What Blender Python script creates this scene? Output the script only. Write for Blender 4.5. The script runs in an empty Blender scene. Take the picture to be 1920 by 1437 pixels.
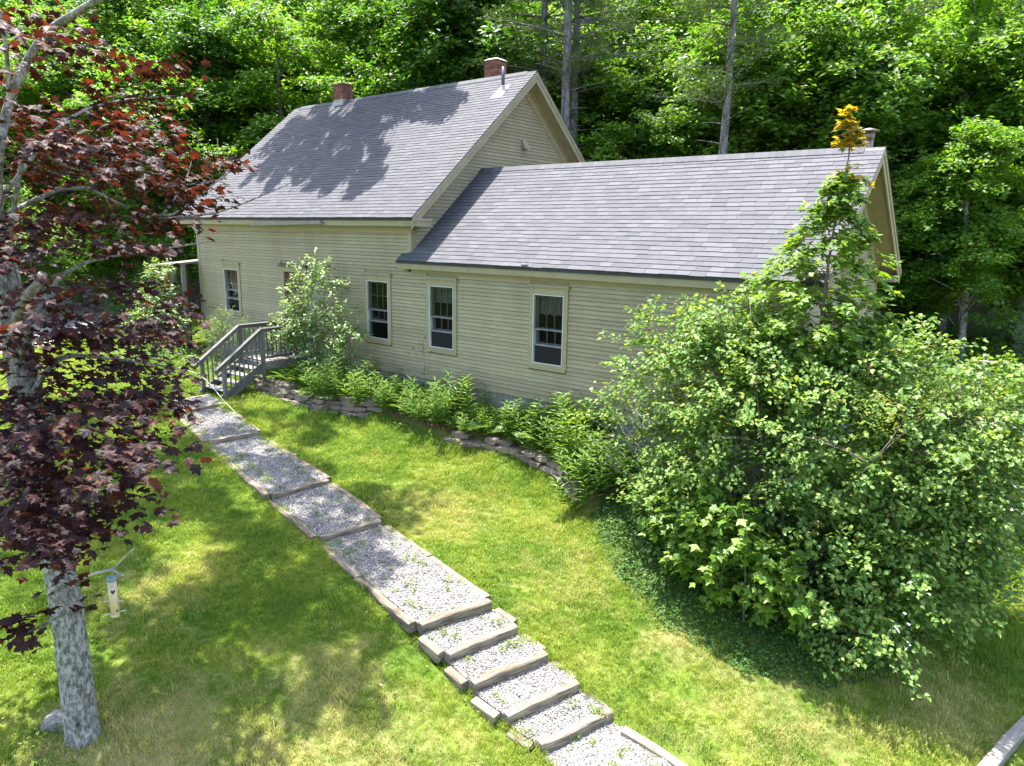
import bpy, bmesh, math, random
import numpy as np
from mathutils import Vector, Matrix

random.seed(7)
RNG = np.random.default_rng(7)
R = math.radians
scene = bpy.context.scene
col = scene.collection

# ------------------------------------------------------------------ camera
CF, CPITCH, CROLL, CYAW = 1340.074, R(11.897), R(0.925), R(38.61)
CAM = Vector((13.584, -12.828, 3.695))
_fw = Vector((-math.sin(CYAW) * math.cos(CPITCH), math.cos(CYAW) * math.cos(CPITCH), -math.sin(CPITCH)))
_rt = Vector((math.cos(CYAW), math.sin(CYAW), 0))
_up = _rt.cross(_fw)
RT = _rt * math.cos(CROLL) + _up * math.sin(CROLL)
UP = -_rt * math.sin(CROLL) + _up * math.cos(CROLL)
cam_data = bpy.data.cameras.new('camera')
cam_data.sensor_fit = 'HORIZONTAL'
cam_data.sensor_width = 36.0
cam_data.lens = 36.0 * CF / 1920.0
cam_data.clip_start = 0.05
cam_data.clip_end = 2000
cam = bpy.data.objects.new('camera', cam_data)
col.objects.link(cam)
m = Matrix((RT, UP, -_fw)).transposed().to_4x4()
m.translation = CAM
cam.matrix_world = m
scene.camera = cam

# ------------------------------------------------------------------ sky, sun, exposure
SUN_DIR = Vector((-0.279, 0.12, 1.0)).normalized()          # towards the sun
SUN_EL = math.asin(SUN_DIR.z)
world = bpy.data.worlds.new('World')
scene.world = world
world.use_nodes = True
wn = world.node_tree.nodes
sky = wn.new('ShaderNodeTexSky')
sky.sky_type = 'NISHITA'
sky.sun_disc = False
sky.sun_elevation = SUN_EL
sky.sun_rotation = math.atan2(SUN_DIR.x, SUN_DIR.y)
sky.dust_density = 2.5
sky.air_density = 1.0
wn['Background'].inputs['Strength'].default_value = 0.15
world.node_tree.links.new(sky.outputs[0], wn['Background'].inputs['Color'])
sd = bpy.data.lights.new('sun', 'SUN')
sd.energy = 4.4
sd.angle = R(0.6)
sd.color = (1.0, 0.955, 0.88)
so = bpy.data.objects.new('sun', sd)
so.rotation_euler = SUN_DIR.to_track_quat('Z', 'Y').to_euler()
so.location = (0, 0, 40)
col.objects.link(so)
vs = scene.view_settings
vs.view_transform = 'Standard'
vs.look = 'None'
vs.exposure = 2.15
vs.gamma = 1.0
vs.use_curve_mapping = False
cy = scene.cycles
cy.max_bounces = 7
cy.diffuse_bounces = 4
cy.glossy_bounces = 2
cy.transmission_bounces = 5
cy.transparent_max_bounces = 8
cy.caustics_reflective = False
cy.caustics_refractive = False
cy.use_denoising = True


def at(u, v, x=None, y=None, z=None):
    """ray through a photograph pixel, cut by one axis plane"""
    d = _fw + RT * ((u - 960) / CF) + UP * ((718.5 - v) / CF)
    if z is not None:
        t = (z - CAM.z) / d.z
    elif y is not None:
        t = (y - CAM.y) / d.y
    else:
        t = (x - CAM.x) / d.x
    return CAM + d * t


def atd(u, v, depth):
    d = _fw + RT * ((u - 960) / CF) + UP * ((718.5 - v) / CF)
    return CAM + d * depth


# ------------------------------------------------------------------ object helpers
WM = {}


def reg(o, M, parent):
    WM[o.name] = M
    if parent is not None:
        o.parent = parent
        o.matrix_basis = WM[parent.name].inverted() @ M
    else:
        o.matrix_basis = M
    col.objects.link(o)
    return o


def tag(o, label=None, cat=None, group=None, kind=None):
    if label: o['label'] = label
    if cat: o['category'] = cat
    if group: o['group'] = group
    if kind: o['kind'] = kind
    return o


def empty(name, loc=(0, 0, 0), rz=0.0, parent=None):
    o = bpy.data.objects.new(name, None)
    o.empty_display_size = 0.2
    return reg(o, Matrix.Translation(loc) @ Matrix.Rotation(rz, 4, 'Z'), parent)


def obj(name, mesh, parent=None, M=None):
    return reg(bpy.data.objects.new(name, mesh), Matrix.Identity(4) if M is None else M, parent)


def copy_tree(o, M, parent=None):
    c = o.copy()
    old = WM[o.name]
    kids = list(o.children)
    c.parent = None
    reg(c, M, parent)
    for k in kids:
        copy_tree(k, M @ (old.inverted() @ WM[k.name]), c)
    return c


def np_mesh(name, V, faces, mat=None, rnd=None, smooth=False):
    """V (n,3); faces list of (k,size) int arrays"""
    V = np.asarray(V, np.float32)
    me = bpy.data.meshes.new(name)
    me.vertices.add(len(V))
    me.vertices.foreach_set('co', V.ravel())
    flat, starts, s = [], [], 0
    for F in faces:
        F = np.asarray(F, np.int32)
        if F.size == 0: continue
        k = F.shape[1]
        flat.append(F.ravel())
        starts.append(s + np.arange(len(F), dtype=np.int32) * k)
        s += F.size
    flat = np.concatenate(flat); starts = np.concatenate(starts)
    me.loops.add(len(flat)); me.polygons.add(len(starts))
    me.loops.foreach_set('vertex_index', flat)
    me.polygons.foreach_set('loop_start', starts)
    me.polygons.foreach_set('use_smooth', np.full(len(starts), bool(smooth)))
    me.update(calc_edges=True)
    if rnd is not None:
        a = me.attributes.new('rnd', 'FLOAT', 'POINT')
        a.data.foreach_set('value', np.asarray(rnd, np.float32))
    if mat: me.materials.append(mat)
    return me


class MB:
    """collects boxes, bars and tubes for one mesh"""
    def __init__(self):
        self.V = []; self.F = {}; self.r = []; self.n = 0
    def add(self, V, F, r=0.0):
        self.V.append(np.asarray(V, np.float32)); k = len(V)
        for f in F:
            self.F.setdefault(len(f), []).append([i + self.n for i in f])
        self.r.append(np.full(k, r, np.float32)); self.n += k
    def hexa(self, p, r=0.0):
        self.add(p, [(0, 3, 2, 1), (4, 5, 6, 7), (0, 1, 5, 4), (1, 2, 6, 5), (2, 3, 7, 6), (3, 0, 4, 7)], r)
    def box(self, a, b, r=0.0):
        (x0, y0, z0), (x1, y1, z1) = a, b
        self.hexa([(x0, y0, z0), (x1, y0, z0), (x1, y1, z0), (x0, y1, z0), (x0, y0, z1), (x1, y0, z1), (x1, y1, z1), (x0, y1, z1)], r)
    def bar(self, p0, p1, w, h, r=0.0, up=(0, 0, 1)):
        p0 = Vector(p0); p1 = Vector(p1); d = (p1 - p0).normalized()
        s = d.cross(Vector(up))
        if s.length < 1e-4: s = Vector((1, 0, 0))
        s.normalize(); u = s.cross(d)
        s = s * (w / 2); u = u * (h / 2)
        self.hexa([p0 - s - u, p1 - s - u, p1 + s - u, p0 + s - u, p0 - s + u, p1 - s + u, p1 + s + u, p0 + s + u], r)
    def tube(self, P, rad, n=8, r=0.0, cap=True, wob=0.0):
        P = [Vector(p) for p in P]; V = []; F = []
        ref = Vector((0.31, 0.52, 0.79))
        for i, p in enumerate(P):
            d = (P[min(i + 1, len(P) - 1)] - P[max(i - 1, 0)]).normalized()
            s = d.cross(ref)
            if s.length < 0.15: s = d.cross(Vector((1, 0, 0)))
            s.normalize(); u = d.cross(s)
            for k in range(n):
                a = 2 * math.pi * k / n
                rr = rad[i] * (1 + wob * (random.random() - .5))
                V.append(p + (s * math.cos(a) + u * math.sin(a)) * rr)
        for i in range(len(P) - 1):
            for k in range(n):
                a = i * n + k; b = i * n + (k + 1) % n
                F.append((a, b, b + n, a + n))
        if cap:
            F.append(tuple(range(n - 1, -1, -1))); F.append(tuple((len(P) - 1) * n + k for k in range(n)))
        self.add(V, F, r)
    def mesh(self, name, mat, smooth=False):
        return np_mesh(name, np.concatenate(self.V), [np.array(f) for f in self.F.values()], mat, np.concatenate(self.r), smooth)
    def build(self, name, mat, parent=None, smooth=False, M=None):
        """vertices were given in world space; the object sits at its parent"""
        me = self.mesh(name, mat, smooth)
        if M is None:
            M = WM[parent.name].copy() if parent is not None else Matrix.Identity(4)
        me.transform(M.inverted())
        return obj(name, me, parent, M)


def curve_pts(ctrl, n):
    """Catmull-Rom through control points"""
    c = [Vector(p) for p in ctrl]
    c = [c[0] * 2 - c[1]] + c + [c[-1] * 2 - c[-2]]
    out = []
    segs = len(c) - 3
    for i in range(n):
        t = i / (n - 1) * segs; k = min(int(t), segs - 1); t -= k
        a, b, d, e = c[k:k + 4]
        out.append(0.5 * ((2 * b) + (d - a) * t + (2 * a - 5 * b + 4 * d - e) * t * t + (3 * b - a - 3 * d + e) * t ** 3))
    return out


# ------------------------------------------------------------------ materials
def new_mat(name):
    mt = bpy.data.materials.new(name); mt.use_nodes = True
    nt = mt.node_tree
    return mt, nt, nt.nodes['Principled BSDF'], nt.nodes['Material Output']


def N(nt, typ, **kw):
    n = nt.nodes.new(typ)
    for k, v in kw.items(): setattr(n, k, v)
    return n


def rand_node(nt):
    a = N(nt, 'ShaderNodeAttribute', attribute_name='rnd'); o = N(nt, 'ShaderNodeObjectInfo')
    ad = N(nt, 'ShaderNodeMath', operation='ADD'); fr = N(nt, 'ShaderNodeMath', operation='FRACT')
    nt.links.new(a.outputs['Fac'], ad.inputs[0]); nt.links.new(o.outputs['Random'], ad.inputs[1]); nt.links.new(ad.outputs[0], fr.inputs[0])
    return fr.outputs[0]


def ramp(nt, src, cols, interp='LINEAR'):
    r = N(nt, 'ShaderNodeValToRGB'); e = r.color_ramp; e.interpolation = interp
    while len(e.elements) < len(cols): e.elements.new(0.5)
    for i, (p, c) in enumerate(cols):
        e.elements[i].position = p; e.elements[i].color = (*c, 1)
    nt.links.new(src, r.inputs['Fac'])
    return r.outputs['Color']


def mixc(nt, fac, a, b, blend='MIX'):
    n = N(nt, 'ShaderNodeMix', data_type='RGBA', blend_type=blend)
    for i, v in ((0, fac), (6, a), (7, b)):
        if isinstance(v, (int, float)): n.inputs[i].default_value = v
        elif isinstance(v, tuple): n.inputs[i].default_value = (*v, 1)
        else: nt.links.new(v, n.inputs[i])
    return n.outputs[2]


def noise(nt, scale, detail=4, rough=.55, coord='Object', stretch=None, dist=0.0):
    tc = N(nt, 'ShaderNodeTexCoord')
    if coord == 'World':
        g = N(nt, 'ShaderNodeNewGeometry'); src = g.outputs['Position']
    else: src = tc.outputs[coord]
    if stretch:
        mp = N(nt, 'ShaderNodeMapping'); mp.inputs['Scale'].default_value = stretch
        nt.links.new(src, mp.inputs['Vector']); src = mp.outputs[0]
    n = N(nt, 'ShaderNodeTexNoise'); n.inputs['Scale'].default_value = scale; n.inputs['Detail'].default_value = detail
    n.inputs['Roughness'].default_value = rough; n.inputs['Distortion'].default_value = dist
    nt.links.new(src, n.inputs['Vector'])
    return n.outputs['Fac']


def bump(nt, bsdf, h, strength=.3, dist=.01):
    b = N(nt, 'ShaderNodeBump'); b.inputs['Strength'].default_value = strength; b.inputs['Distance'].default_value = dist
    nt.links.new(h, b.inputs['Height']); nt.links.new(b.outputs[0], bsdf.inputs['Normal'])


def simple_mat(name, c1, c2, scale=8, rough=.7, coord='Object', stretch=None, var=.25, bmp=.2, spec=.3, lo=.35, hi=.68, metal=0.0):
    mt, nt, b, out = new_mat(name)
    f = noise(nt, scale, 6, .6, coord, stretch)
    c = ramp(nt, f, [(lo, c1), (hi, c2)])
    if var:
        r = rand_node(nt)
        k = ramp(nt, r, [(0, (1 - var,) * 3), (1, (1 + var * .6,) * 3)])
        c = mixc(nt, 1.0, c, k, 'MULTIPLY')
    nt.links.new(c, b.inputs['Base Color'])
    b.inputs['Roughness'].default_value = rough; b.inputs['Specular IOR Level'].default_value = spec
    b.inputs['Metallic'].default_value = metal
    if bmp: bump(nt, b, f, bmp, .01)
    return mt


def leaf_mat(name, cols, trans=.42, tcol=(1.5, 1.35, .45), rough=.45, spec=.35):
    mt, nt, b, out = new_mat(name)
    r = rand_node(nt)
    c = ramp(nt, r, cols)
    nt.links.new(c, b.inputs['Base Color'])
    b.inputs['Roughness'].default_value = rough; b.inputs['Specular IOR Level'].default_value = spec
    t = N(nt, 'ShaderNodeBsdfTranslucent')
    tc = mixc(nt, 1.0, c, tcol, 'MULTIPLY')
    nt.links.new(tc, t.inputs['Color'])
    mx = N(nt, 'ShaderNodeMixShader'); mx.inputs[0].default_value = trans
    nt.links.new(b.outputs[0], mx.inputs[1]); nt.links.new(t.outputs[0], mx.inputs[2]); nt.links.new(mx.outputs[0], out.inputs['Surface'])
    return mt


M_CLAP = simple_mat('clapboard_paint', (.285, .245, .145), (.335, .292, .182), 3, .6, 'World', (1, 1, 4), .10, .08)
_nt = M_CLAP.node_tree; _b = _nt.nodes['Principled BSDF']; _src = _b.inputs['Base Color'].links[0].from_socket
_w = ramp(_nt, noise(_nt, 1.1, 5, .65, 'World', (1, 1, .22)), [(.28, (.87, .86, .83)), (.5, (1, 1, 1)), (.72, (1.10, 1.10, 1.10))])
_c = mixc(_nt, 1.0, _src, _w, 'MULTIPLY')
_z = N(_nt, 'ShaderNodeSeparateXYZ'); _g = N(_nt, 'ShaderNodeNewGeometry'); _nt.links.new(_g.outputs['Position'], _z.inputs[0])
_m = N(_nt, 'ShaderNodeMapRange'); _m.inputs['From Min'].default_value = .55; _m.inputs['From Max'].default_value = -.05; _m.inputs['To Max'].default_value = .8; _nt.links.new(_z.outputs['Z'], _m.inputs['Value'])
_k = N(_nt, 'ShaderNodeMath', operation='MULTIPLY'); _nt.links.new(_m.outputs[0], _k.inputs[0]); _nt.links.new(noise(_nt, 5, 5, .7, 'World'), _k.inputs[1])
_nt.links.new(mixc(_nt, _k.outputs[0], _c, (.12, .115, .06)), _b.inputs['Base Color'])
M_LAPSHADE = simple_mat('lap_shade_paint', (.09, .078, .045), (.16, .138, .085), 9, .9, 'World', (.4, 1, 1), .1, .1)
M_TRIM = simple_mat('trim_paint', (.27, .235, .143), (.32, .28, .175), 4, .55, 'World', None, .06, .08)
M_FOUND = simple_mat('foundation_stone', (.16, .155, .14), (.30, .28, .25), 6, .9, 'World', None, .1, .5)
M_WHITE = simple_mat('white_frame', (.52, .54, .56), (.62, .63, .64), 5, .4, 'Object', None, .04, 0)
M_SASH = simple_mat('sash_paint', (.055, .06, .055), (.09, .09, .085), 6, .5, 'Object', None, .1, 0)
M_ALU = simple_mat('dull_aluminium', (.16, .17, .18), (.22, .23, .24), 5, .5, 'Object', None, .05, 0)
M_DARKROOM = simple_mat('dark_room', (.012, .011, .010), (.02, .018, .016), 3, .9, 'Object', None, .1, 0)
M_CURTAIN = simple_mat('curtain_cloth', (.10, .085, .08), (.16, .135, .13), 8, .9, 'Object', (6, 1, .5), .1, .2)
M_SCREEN = simple_mat('insect_screen', (.006, .005, .005), (.012, .011, .010), 30, .8, 'Object', None, .1, 0)
M_ROOFDECK = simple_mat('roof_deck', (.035, .035, .038), (.06, .06, .065), 5, .9, 'World', None, 0, .1)
M_BRICK = simple_mat('red_brick', (.15, .055, .040), (.25, .105, .075), 9, .85, 'World', None, .45, .5)
M_MORTAR = simple_mat('mortar', (.30, .27, .24), (.42, .39, .35), 14, .95, 'World', None, 0, .4)
M_CAPSTONE = simple_mat('cement_cap', (.36, .34, .31), (.52, .50, .46), 10, .9, 'World', None, .1, .4)
M_DARKPIPE = simple_mat('dark_pipe', (.03, .035, .045), (.07, .075, .085), 8, .4, 'World', None, 0, .05, .5)
M_RUST = simple_mat('rusty_steel', (.12, .075, .05), (.33, .27, .23), 12, .55, 'World', (1, 1, .4), 0, .1, .5, .3, .7, .5)
M_FLASH = simple_mat('lead_flashing', (.30, .31, .33), (.44, .45, .47), 12, .5, 'World', None, 0, .1)
M_WOOD = simple_mat('weathered_wood', (.085, .082, .08), (.215, .205, .20), 5, .8, 'Object', (1.2, 14, 14), .25, .5)
M_WOODPALE = simple_mat('pale_weathered_wood', (.15, .138, .12), (.29, .268, .24), 5, .8, 'Object', (1.2, 14, 14), .2, .5)
M_TIMBER = simple_mat('landscape_timber', (.085, .068, .050), (.33, .275, .205), 3.2, .9, 'Object', (1, 9, 9), .3, 1.0, .2, .34, .64)
M_BROWNWOOD = simple_mat('stained_boards', (.13, .065, .025), (.26, .14, .06), 5, .7, 'Object', (12, 12, 1), .3, .3)
M_STONE = simple_mat('field_stone', (.11, .085, .066), (.32, .255, .195), 7, .9, 'Object', (1, 1, 3), .35, .8)
M_ROCK = simple_mat('grey_rock', (.12, .12, .11), (.27, .26, .24), 6, .9, 'Object', None, .1, .8)
M_GRAVELBED = simple_mat('gravel_fines', (.14, .125, .11), (.26, .245, .23), 40, .95, 'World', None, 0, .5)
M_GREENHOSE = simple_mat('green_hose', (.02, .20, .12), (.03, .28, .17), 5, .4, 'World', None, 0, 0)
M_WIRE = simple_mat('galvanised_wire', (.16, .17, .18), (.26, .27, .28), 6, .5, 'World', None, 0, 0, .5, .3, .7, .6)
M_FEED = simple_mat('feeder_tube', (.55, .40, .27), (.72, .62, .48), 4, .35, 'Object', (1, 1, 2), 0, .05, .5)
M_FEEDCAP = simple_mat('feeder_cap', (.16, .22, .30), (.24, .31, .40), 5, .45, 'Object', None, 0, .05, .4)
M_DARKPLASTIC = simple_mat('dark_plastic', (.02, .02, .022), (.05, .05, .05), 5, .5, 'Object', None, 0, 0)
M_DOOR = simple_mat('dark_door', (.05, .02, .025), (.09, .04, .045), 5, .5, 'Object', None, 0, .1)
M_DRIVE = simple_mat('pale_gravel_drive', (.32, .30, .28), (.46, .44, .42), 14, .95, 'World', None, 0, .4)
M_SOIL = simple_mat('bed_soil', (.045, .032, .02), (.12, .09, .055), 12, .95, 'World', None, 0, .8)

# asphalt shingles: a fleck of tone for every piece, weathered patches over the roof
M_SHING, nt, b, out = new_mat('asphalt_shingle')
c = ramp(nt, rand_node(nt), [(0, (.074, .075, .086)), (.4, (.086, .087, .099)), (.8, (.100, .100, .114)), (1, (.114, .113, .127))])
c = mixc(nt, ramp(nt, noise(nt, .9, 4, .6, 'World'), [(.45, (0, 0, 0)), (.8, (.35, .35, .35))]), c, (.105, .100, .098))
c = mixc(nt, ramp(nt, noise(nt, 90, 3, .7, 'World'), [(.3, (0, 0, 0)), (.7, (.4, .4, .4))]), c, (.058, .058, .066))
nt.links.new(c, b.inputs['Base Color']); b.inputs['Roughness'].default_value = .85; b.inputs['Specular IOR Level'].default_value = .25
bump(nt, b, noise(nt, 160, 2, .6, 'World'), .25, .004)

# window glass: a thin clear pane
M_GLASS, nt, b, out = new_mat('window_glass')
tr = N(nt, 'ShaderNodeBsdfTransparent'); tr.inputs[0].default_value = (.93, .95, .94, 1)
gl = N(nt, 'ShaderNodeBsdfGlossy'); gl.inputs['Roughness'].default_value = .03; gl.inputs['Color'].default_value = (.9, .95, .95, 1)
fr = N(nt, 'ShaderNodeFresnel'); fr.inputs[0].default_value = 1.09
mx = N(nt, 'ShaderNodeMixShader')
nt.links.new(fr.outputs[0], mx.inputs[0]); nt.links.new(tr.outputs[0], mx.inputs[1]); nt.links.new(gl.outputs[0], mx.inputs[2]); nt.links.new(mx.outputs[0], out.inputs[0])

# gravel stones
M_GRAVEL, nt, b, out = new_mat('gravel_stone')
c = ramp(nt, rand_node(nt), [(0, (.065, .063, .06)), (.25, (.165, .156, .148)), (.6, (.275, .26, .245)), (1, (.41, .39, .37))])
nt.links.new(c, b.inputs['Base Color']); b.inputs['Roughness'].default_value = .85

# barks
def bark_mat(name, dark, mid, light, sc=9, lich=.5):
    mt, nt, b, out = new_mat(name)
    f = noise(nt, sc, 8, .7, 'World', (1, 1, .55))
    c = ramp(nt, f, [(.32, dark), (.47, mid), (.60, light)])
    g = noise(nt, sc * .35, 4, .6, 'World')
    c = mixc(nt, ramp(nt, g, [(.52, (0, 0, 0)), (.68, (lich,) * 3)]), c, (.20, .19, .11))
    nt.links.new(c, b.inputs['Base Color']); b.inputs['Roughness'].default_value = .9; b.inputs['Specular IOR Level'].default_value = .2
    bump(nt, b, noise(nt, sc * 2.2, 6, .7, 'World', (1, 1, .4)), .9, .02)
    return mt
M_BARKPALE = bark_mat('pale_lichen_bark', (.03, .028, .025), (.18, .17, .155), (.40, .39, .37), 22, .3)
M_BARK = bark_mat('grey_bark', (.035, .03, .025), (.11, .10, .09), (.22, .21, .19), 7, .35)
M_PINEBARK = bark_mat('pine_bark', (.045, .04, .04), (.13, .12, .12), (.24, .225, .22), 8, .15)
M_TWIG = simple_mat('twig_bark', (.10, .08, .06), (.24, .21, .17), 12, .9, 'World', None, .1, .3)
M_DEADTWIG = simple_mat('bare_twig_bark', (.30, .28, .26), (.50, .48, .45), 12, .9, 'World', None, .1, .3)

# leaves
M_LEAF = {
 'forest': leaf_mat('forest_leaf', [(0, (.06, .15, .015)), (.4, (.095, .22, .022)), (.8, (.15, .275, .03)), (1, (.21, .315, .04))], .52, (1.35, 1.35, .45)),
 'forest_light': leaf_mat('light_forest_leaf', [(0, (.07, .165, .022)), (.5, (.115, .24, .032)), (1, (.20, .315, .05))], .52, (1.35, 1.35, .45)),
 'forest_dark': leaf_mat('dark_forest_leaf', [(0, (.04, .115, .014)), (.6, (.07, .175, .02)), (1, (.11, .22, .026))], .48, (1.3, 1.3, .45)),
 'pine': leaf_mat('pine_needle', [(0, (.05, .10, .022)), (.6, (.085, .15, .034)), (1, (.14, .19, .04))], .25),
 'red': leaf_mat('dark_red_leaf', [(0, (.018, .012, .014)), (.5, (.032, .016, .017)), (.85, (.05, .020, .018)), (1, (.09, .034, .016))], .30, (2.5, 1.0, .5), .55, .18),
 'lilac': leaf_mat('lilac_leaf', [(0, (.065, .15, .03)), (.45, (.12, .225, .045)), (.78, (.19, .285, .065)), (1, (.27, .33, .08))], .38, (1.4, 1.3, .45), .5, .28),
 'maple': leaf_mat('maple_leaf', [(0, (.075, .165, .018)), (.55, (.125, .235, .025)), (1, (.20, .30, .035))], .45),
 'gold': leaf_mat('young_gold_leaf', [(0, (.22, .22, .02)), (.5, (.32, .26, .02)), (1, (.38, .20, .03))], .42),
 'silver': leaf_mat('silvery_leaf', [(0, (.10, .18, .05)), (.5, (.18, .28, .09)), (1, (.32, .39, .18))], .36, (1.3, 1.3, .5), .42, .45),
 'bed': leaf_mat('bed_leaf', [(0, (.08, .17, .03)), (.5, (.135, .25, .045)), (1, (.21, .31, .065))], .42),
 'fern': leaf_mat('fern_leaf', [(0, (.06, .15, .02)), (.5, (.11, .21, .025)), (1, (.20, .28, .035))], .42),
 'vinca': leaf_mat('ground_cover_leaf', [(0, (.03, .09, .022)), (.6, (.06, .145, .03)), (1, (.12, .21, .04))], .3, (1.3, 1.3, .5), .5, .25),
 'weed': leaf_mat('weed_leaf', [(0, (.08, .17, .02)), (.6, (.14, .23, .03)), (1, (.22, .28, .05))], .4),
 'petal': leaf_mat('white_petal', [(0, (.60, .56, .56)), (1, (.72, .68, .68))], .3, (1, 1, 1)),
 'seed': leaf_mat('brown_seed_head', [(0, (.16, .085, .03)), (.5, (.26, .15, .05)), (1, (.30, .21, .08))], .3, (1.3, 1.1, .6)),
}

# lawn: thatch, green and dry grass in patches that lie on the ground
DRY = [(8.2, -9.6, 2.6, .50), (5.9, -10.0, 1.4, .5), (10.6, -8.2, 2.4, .36), (1.4, -2.9, 1.0, .2), (4.2, -3.4, 1.5, .34), (11.6, -4.2, 1.8, .3), (7.4, -3.6, 1.4, .22), (13.0, -2.2, 1.2, .5), (9.6, -3.9, .6, .4), (3.2, -8.6, 1.3, .3), (6.7, -7.9, 1.1, .36)]
def grass_colour(nt, gain=1.0):
    f = noise(nt, .75, 5, .62, 'World')
    base = ramp(nt, f, [(.28, (.075 * gain, .150 * gain, .018 * gain)), (.45, (.132 * gain, .208 * gain, .026 * gain)), (.60, (.21 * gain, .262 * gain, .042 * gain)), (.76, (.29 * gain, .295 * gain, .085 * gain))])
    g = N(nt, 'ShaderNodeNewGeometry')
    tot = None
    for (x, y, r, w) in DRY:
        v = N(nt, 'ShaderNodeVectorMath', operation='DISTANCE'); v.inputs[1].default_value = (x, y, -2.0)
        nt.links.new(g.outputs['Position'], v.inputs[0])
        mr = N(nt, 'ShaderNodeMapRange'); mr.inputs['From Min'].default_value = r * 1.35; mr.inputs['From Max'].default_value = r * .2
        mr.inputs['To Min'].default_value = 0; mr.inputs['To Max'].default_value = w
        nt.links.new(v.outputs['Value'], mr.inputs['Value'])
        if tot is None: tot = mr.outputs[0]
        else:
            mm = N(nt, 'ShaderNodeMath', operation='MAXIMUM'); nt.links.new(tot, mm.inputs[0]); nt.links.new(mr.outputs[0], mm.inputs[1]); tot = mm.outputs[0]
    n2 = noise(nt, 3.2, 5, .7, 'World')
    ad = N(nt, 'ShaderNodeMath', operation='ADD'); nt.links.new(tot, ad.inputs[0]); nt.links.new(n2, ad.inputs[1])
    mk = ramp(nt, ad.outputs[0], [(.60, (0, 0, 0)), (1.15 if False else .98, (1, 1, 1))])
    return mixc(nt, mk, base, (.37 * gain, .345 * gain, .145 * gain))
M_GROUND, nt, b, out = new_mat('lawn_and_forest_floor')
gc = grass_colour(nt, .62)
fa = N(nt, 'ShaderNodeAttribute', attribute_name='wood')
litter = ramp(nt, noise(nt, 3, 6, .7, 'World'), [(.35, (.05, .032, .018)), (.55, (.12, .075, .042)), (.7, (.22, .145, .09))])
nt.links.new(mixc(nt, fa.outputs['Fac'], gc, litter), b.inputs['Base Color'])
b.inputs['Roughness'].default_value = .95; b.inputs['Specular IOR Level'].default_value = .1
bump(nt, b, noise(nt, 45, 4, .7, 'World'), .6, .03)
M_GRASS, nt, b, out = new_mat('grass_blade')
gc = grass_colour(nt, 1.32)
k = ramp(nt, rand_node(nt), [(0, (.72, .80, .7)), (.6, (1.05, 1.05, 1.0)), (1, (1.35, 1.22, 1.2))])
gc = mixc(nt, 1.0, gc, k, 'MULTIPLY')
nt.links.new(gc, b.inputs['Base Color']); b.inputs['Roughness'].default_value = .6; b.inputs['Specular IOR Level'].default_value = .25
t = N(nt, 'ShaderNodeBsdfTranslucent'); nt.links.new(mixc(nt, 1.0, gc, (1.2, 1.15, .6), 'MULTIPLY'), t.inputs['Color'])
mx = N(nt, 'ShaderNodeMixShader'); mx.inputs[0].default_value = .35
nt.links.new(b.outputs[0], mx.inputs[1]); nt.links.new(t.outputs[0], mx.inputs[2]); nt.links.new(mx.outputs[0], out.inputs['Surface'])

# ------------------------------------------------------------------ terrain
CTRL = np.array([
 (-4.3, -3.7, -.89), (-1.4, -4.4, -1.12), (2, -5, -1.40), (4, -5.3, -1.61), (6.9, -5.8, -1.91), (7.5, -5.8, -2.10), (8.1, -5.9, -2.28), (8.7, -5.9, -2.48), (9.2, -5.9, -2.67), (10.5, -6.5, -2.82),
 (-10, -.2, -.60), (-5, -.2, -.60), (0, -.1, -.55), (5, -.1, -.75), (10, 0, -1.15), (9.8, -3.4, -2.05), (11.4, -2.5, -2.28), (12.2, -1.3, -2.32), (13.5, -2.2, -2.86), (13, 3, -1.7), (12.5, 6, -1.25), (10, 6, -.8),
 (-4.6, -1.9, -.86), (-1.6, -2.0, -1.0), (-.2, -1.5, -1.05), (2.8, -1.4, -1.25), (3.9, -1.2, -1.32), (5.5, -1.4, -1.5), (6.6, -1.95, -1.55), (8.45, -3.3, -1.9),
 (5.2, -10.3, -2.10), (-.2, -8.6, -1.5), (-6, -8, -1.0), (-5, -5, -.92), (0, -12, -1.9), (9, -10, -3.0), (12, -8, -3.15), (13, -13, -3.4), (12, -4.8, -2.85),
 (-12, -4, -.9), (-15, -8, -.75), (-20, -5, -.45), (-25, 0, -.2), (-30, 10, .6), (-18, 2, -.4),
 (-10, 10, -.3), (0, 10, -.3), (10, 12, -.5), (12, 20, -.1), (5, 25, .8), (-10, 25, 1.5), (-25, 25, 2), (0, 50, 4), (-40, 40, 5), (20, 50, 3), (40, 20, -.5), (40, -20, -4), (-60, 0, 2), (-40, -30, 0)], float)
def _tps(d): return np.where(d > 1e-9, d * d * np.log(d + 1e-12), 0.0)
_n = len(CTRL)
_d = np.linalg.norm(CTRL[:, None, :2] - CTRL[None, :, :2], axis=2)
_A = np.zeros((_n + 3, _n + 3)); _A[:_n, :_n] = _tps(_d) + np.eye(_n) * .05
_A[:_n, _n] = 1; _A[:_n, _n + 1:] = CTRL[:, :2]; _A[_n, :_n] = 1; _A[_n + 1:, :_n] = CTRL[:, :2].T
_w = np.linalg.solve(_A, np.concatenate([CTRL[:, 2], [0, 0, 0]]))
def ground_np(x, y):
    x = np.asarray(x, float); y = np.asarray(y, float); sh = x.shape
    p = np.stack([x.ravel(), y.ravel()], 1)
    pc = np.clip(p, (-60, -40), (45, 60))
    out = np.empty(len(p))
    for i in range(0, len(p), 20000):
        q = pc[i:i + 20000]
        d = np.linalg.norm(q[:, None] - CTRL[None, :, :2], axis=2)
        out[i:i + 20000] = _tps(d) @ _w[:_n] + _w[_n] + q @ _w[_n + 1:]
    return out.reshape(sh)
def gz(x, y): return float(ground_np(np.array([x]), np.array([y]))[0])

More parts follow.
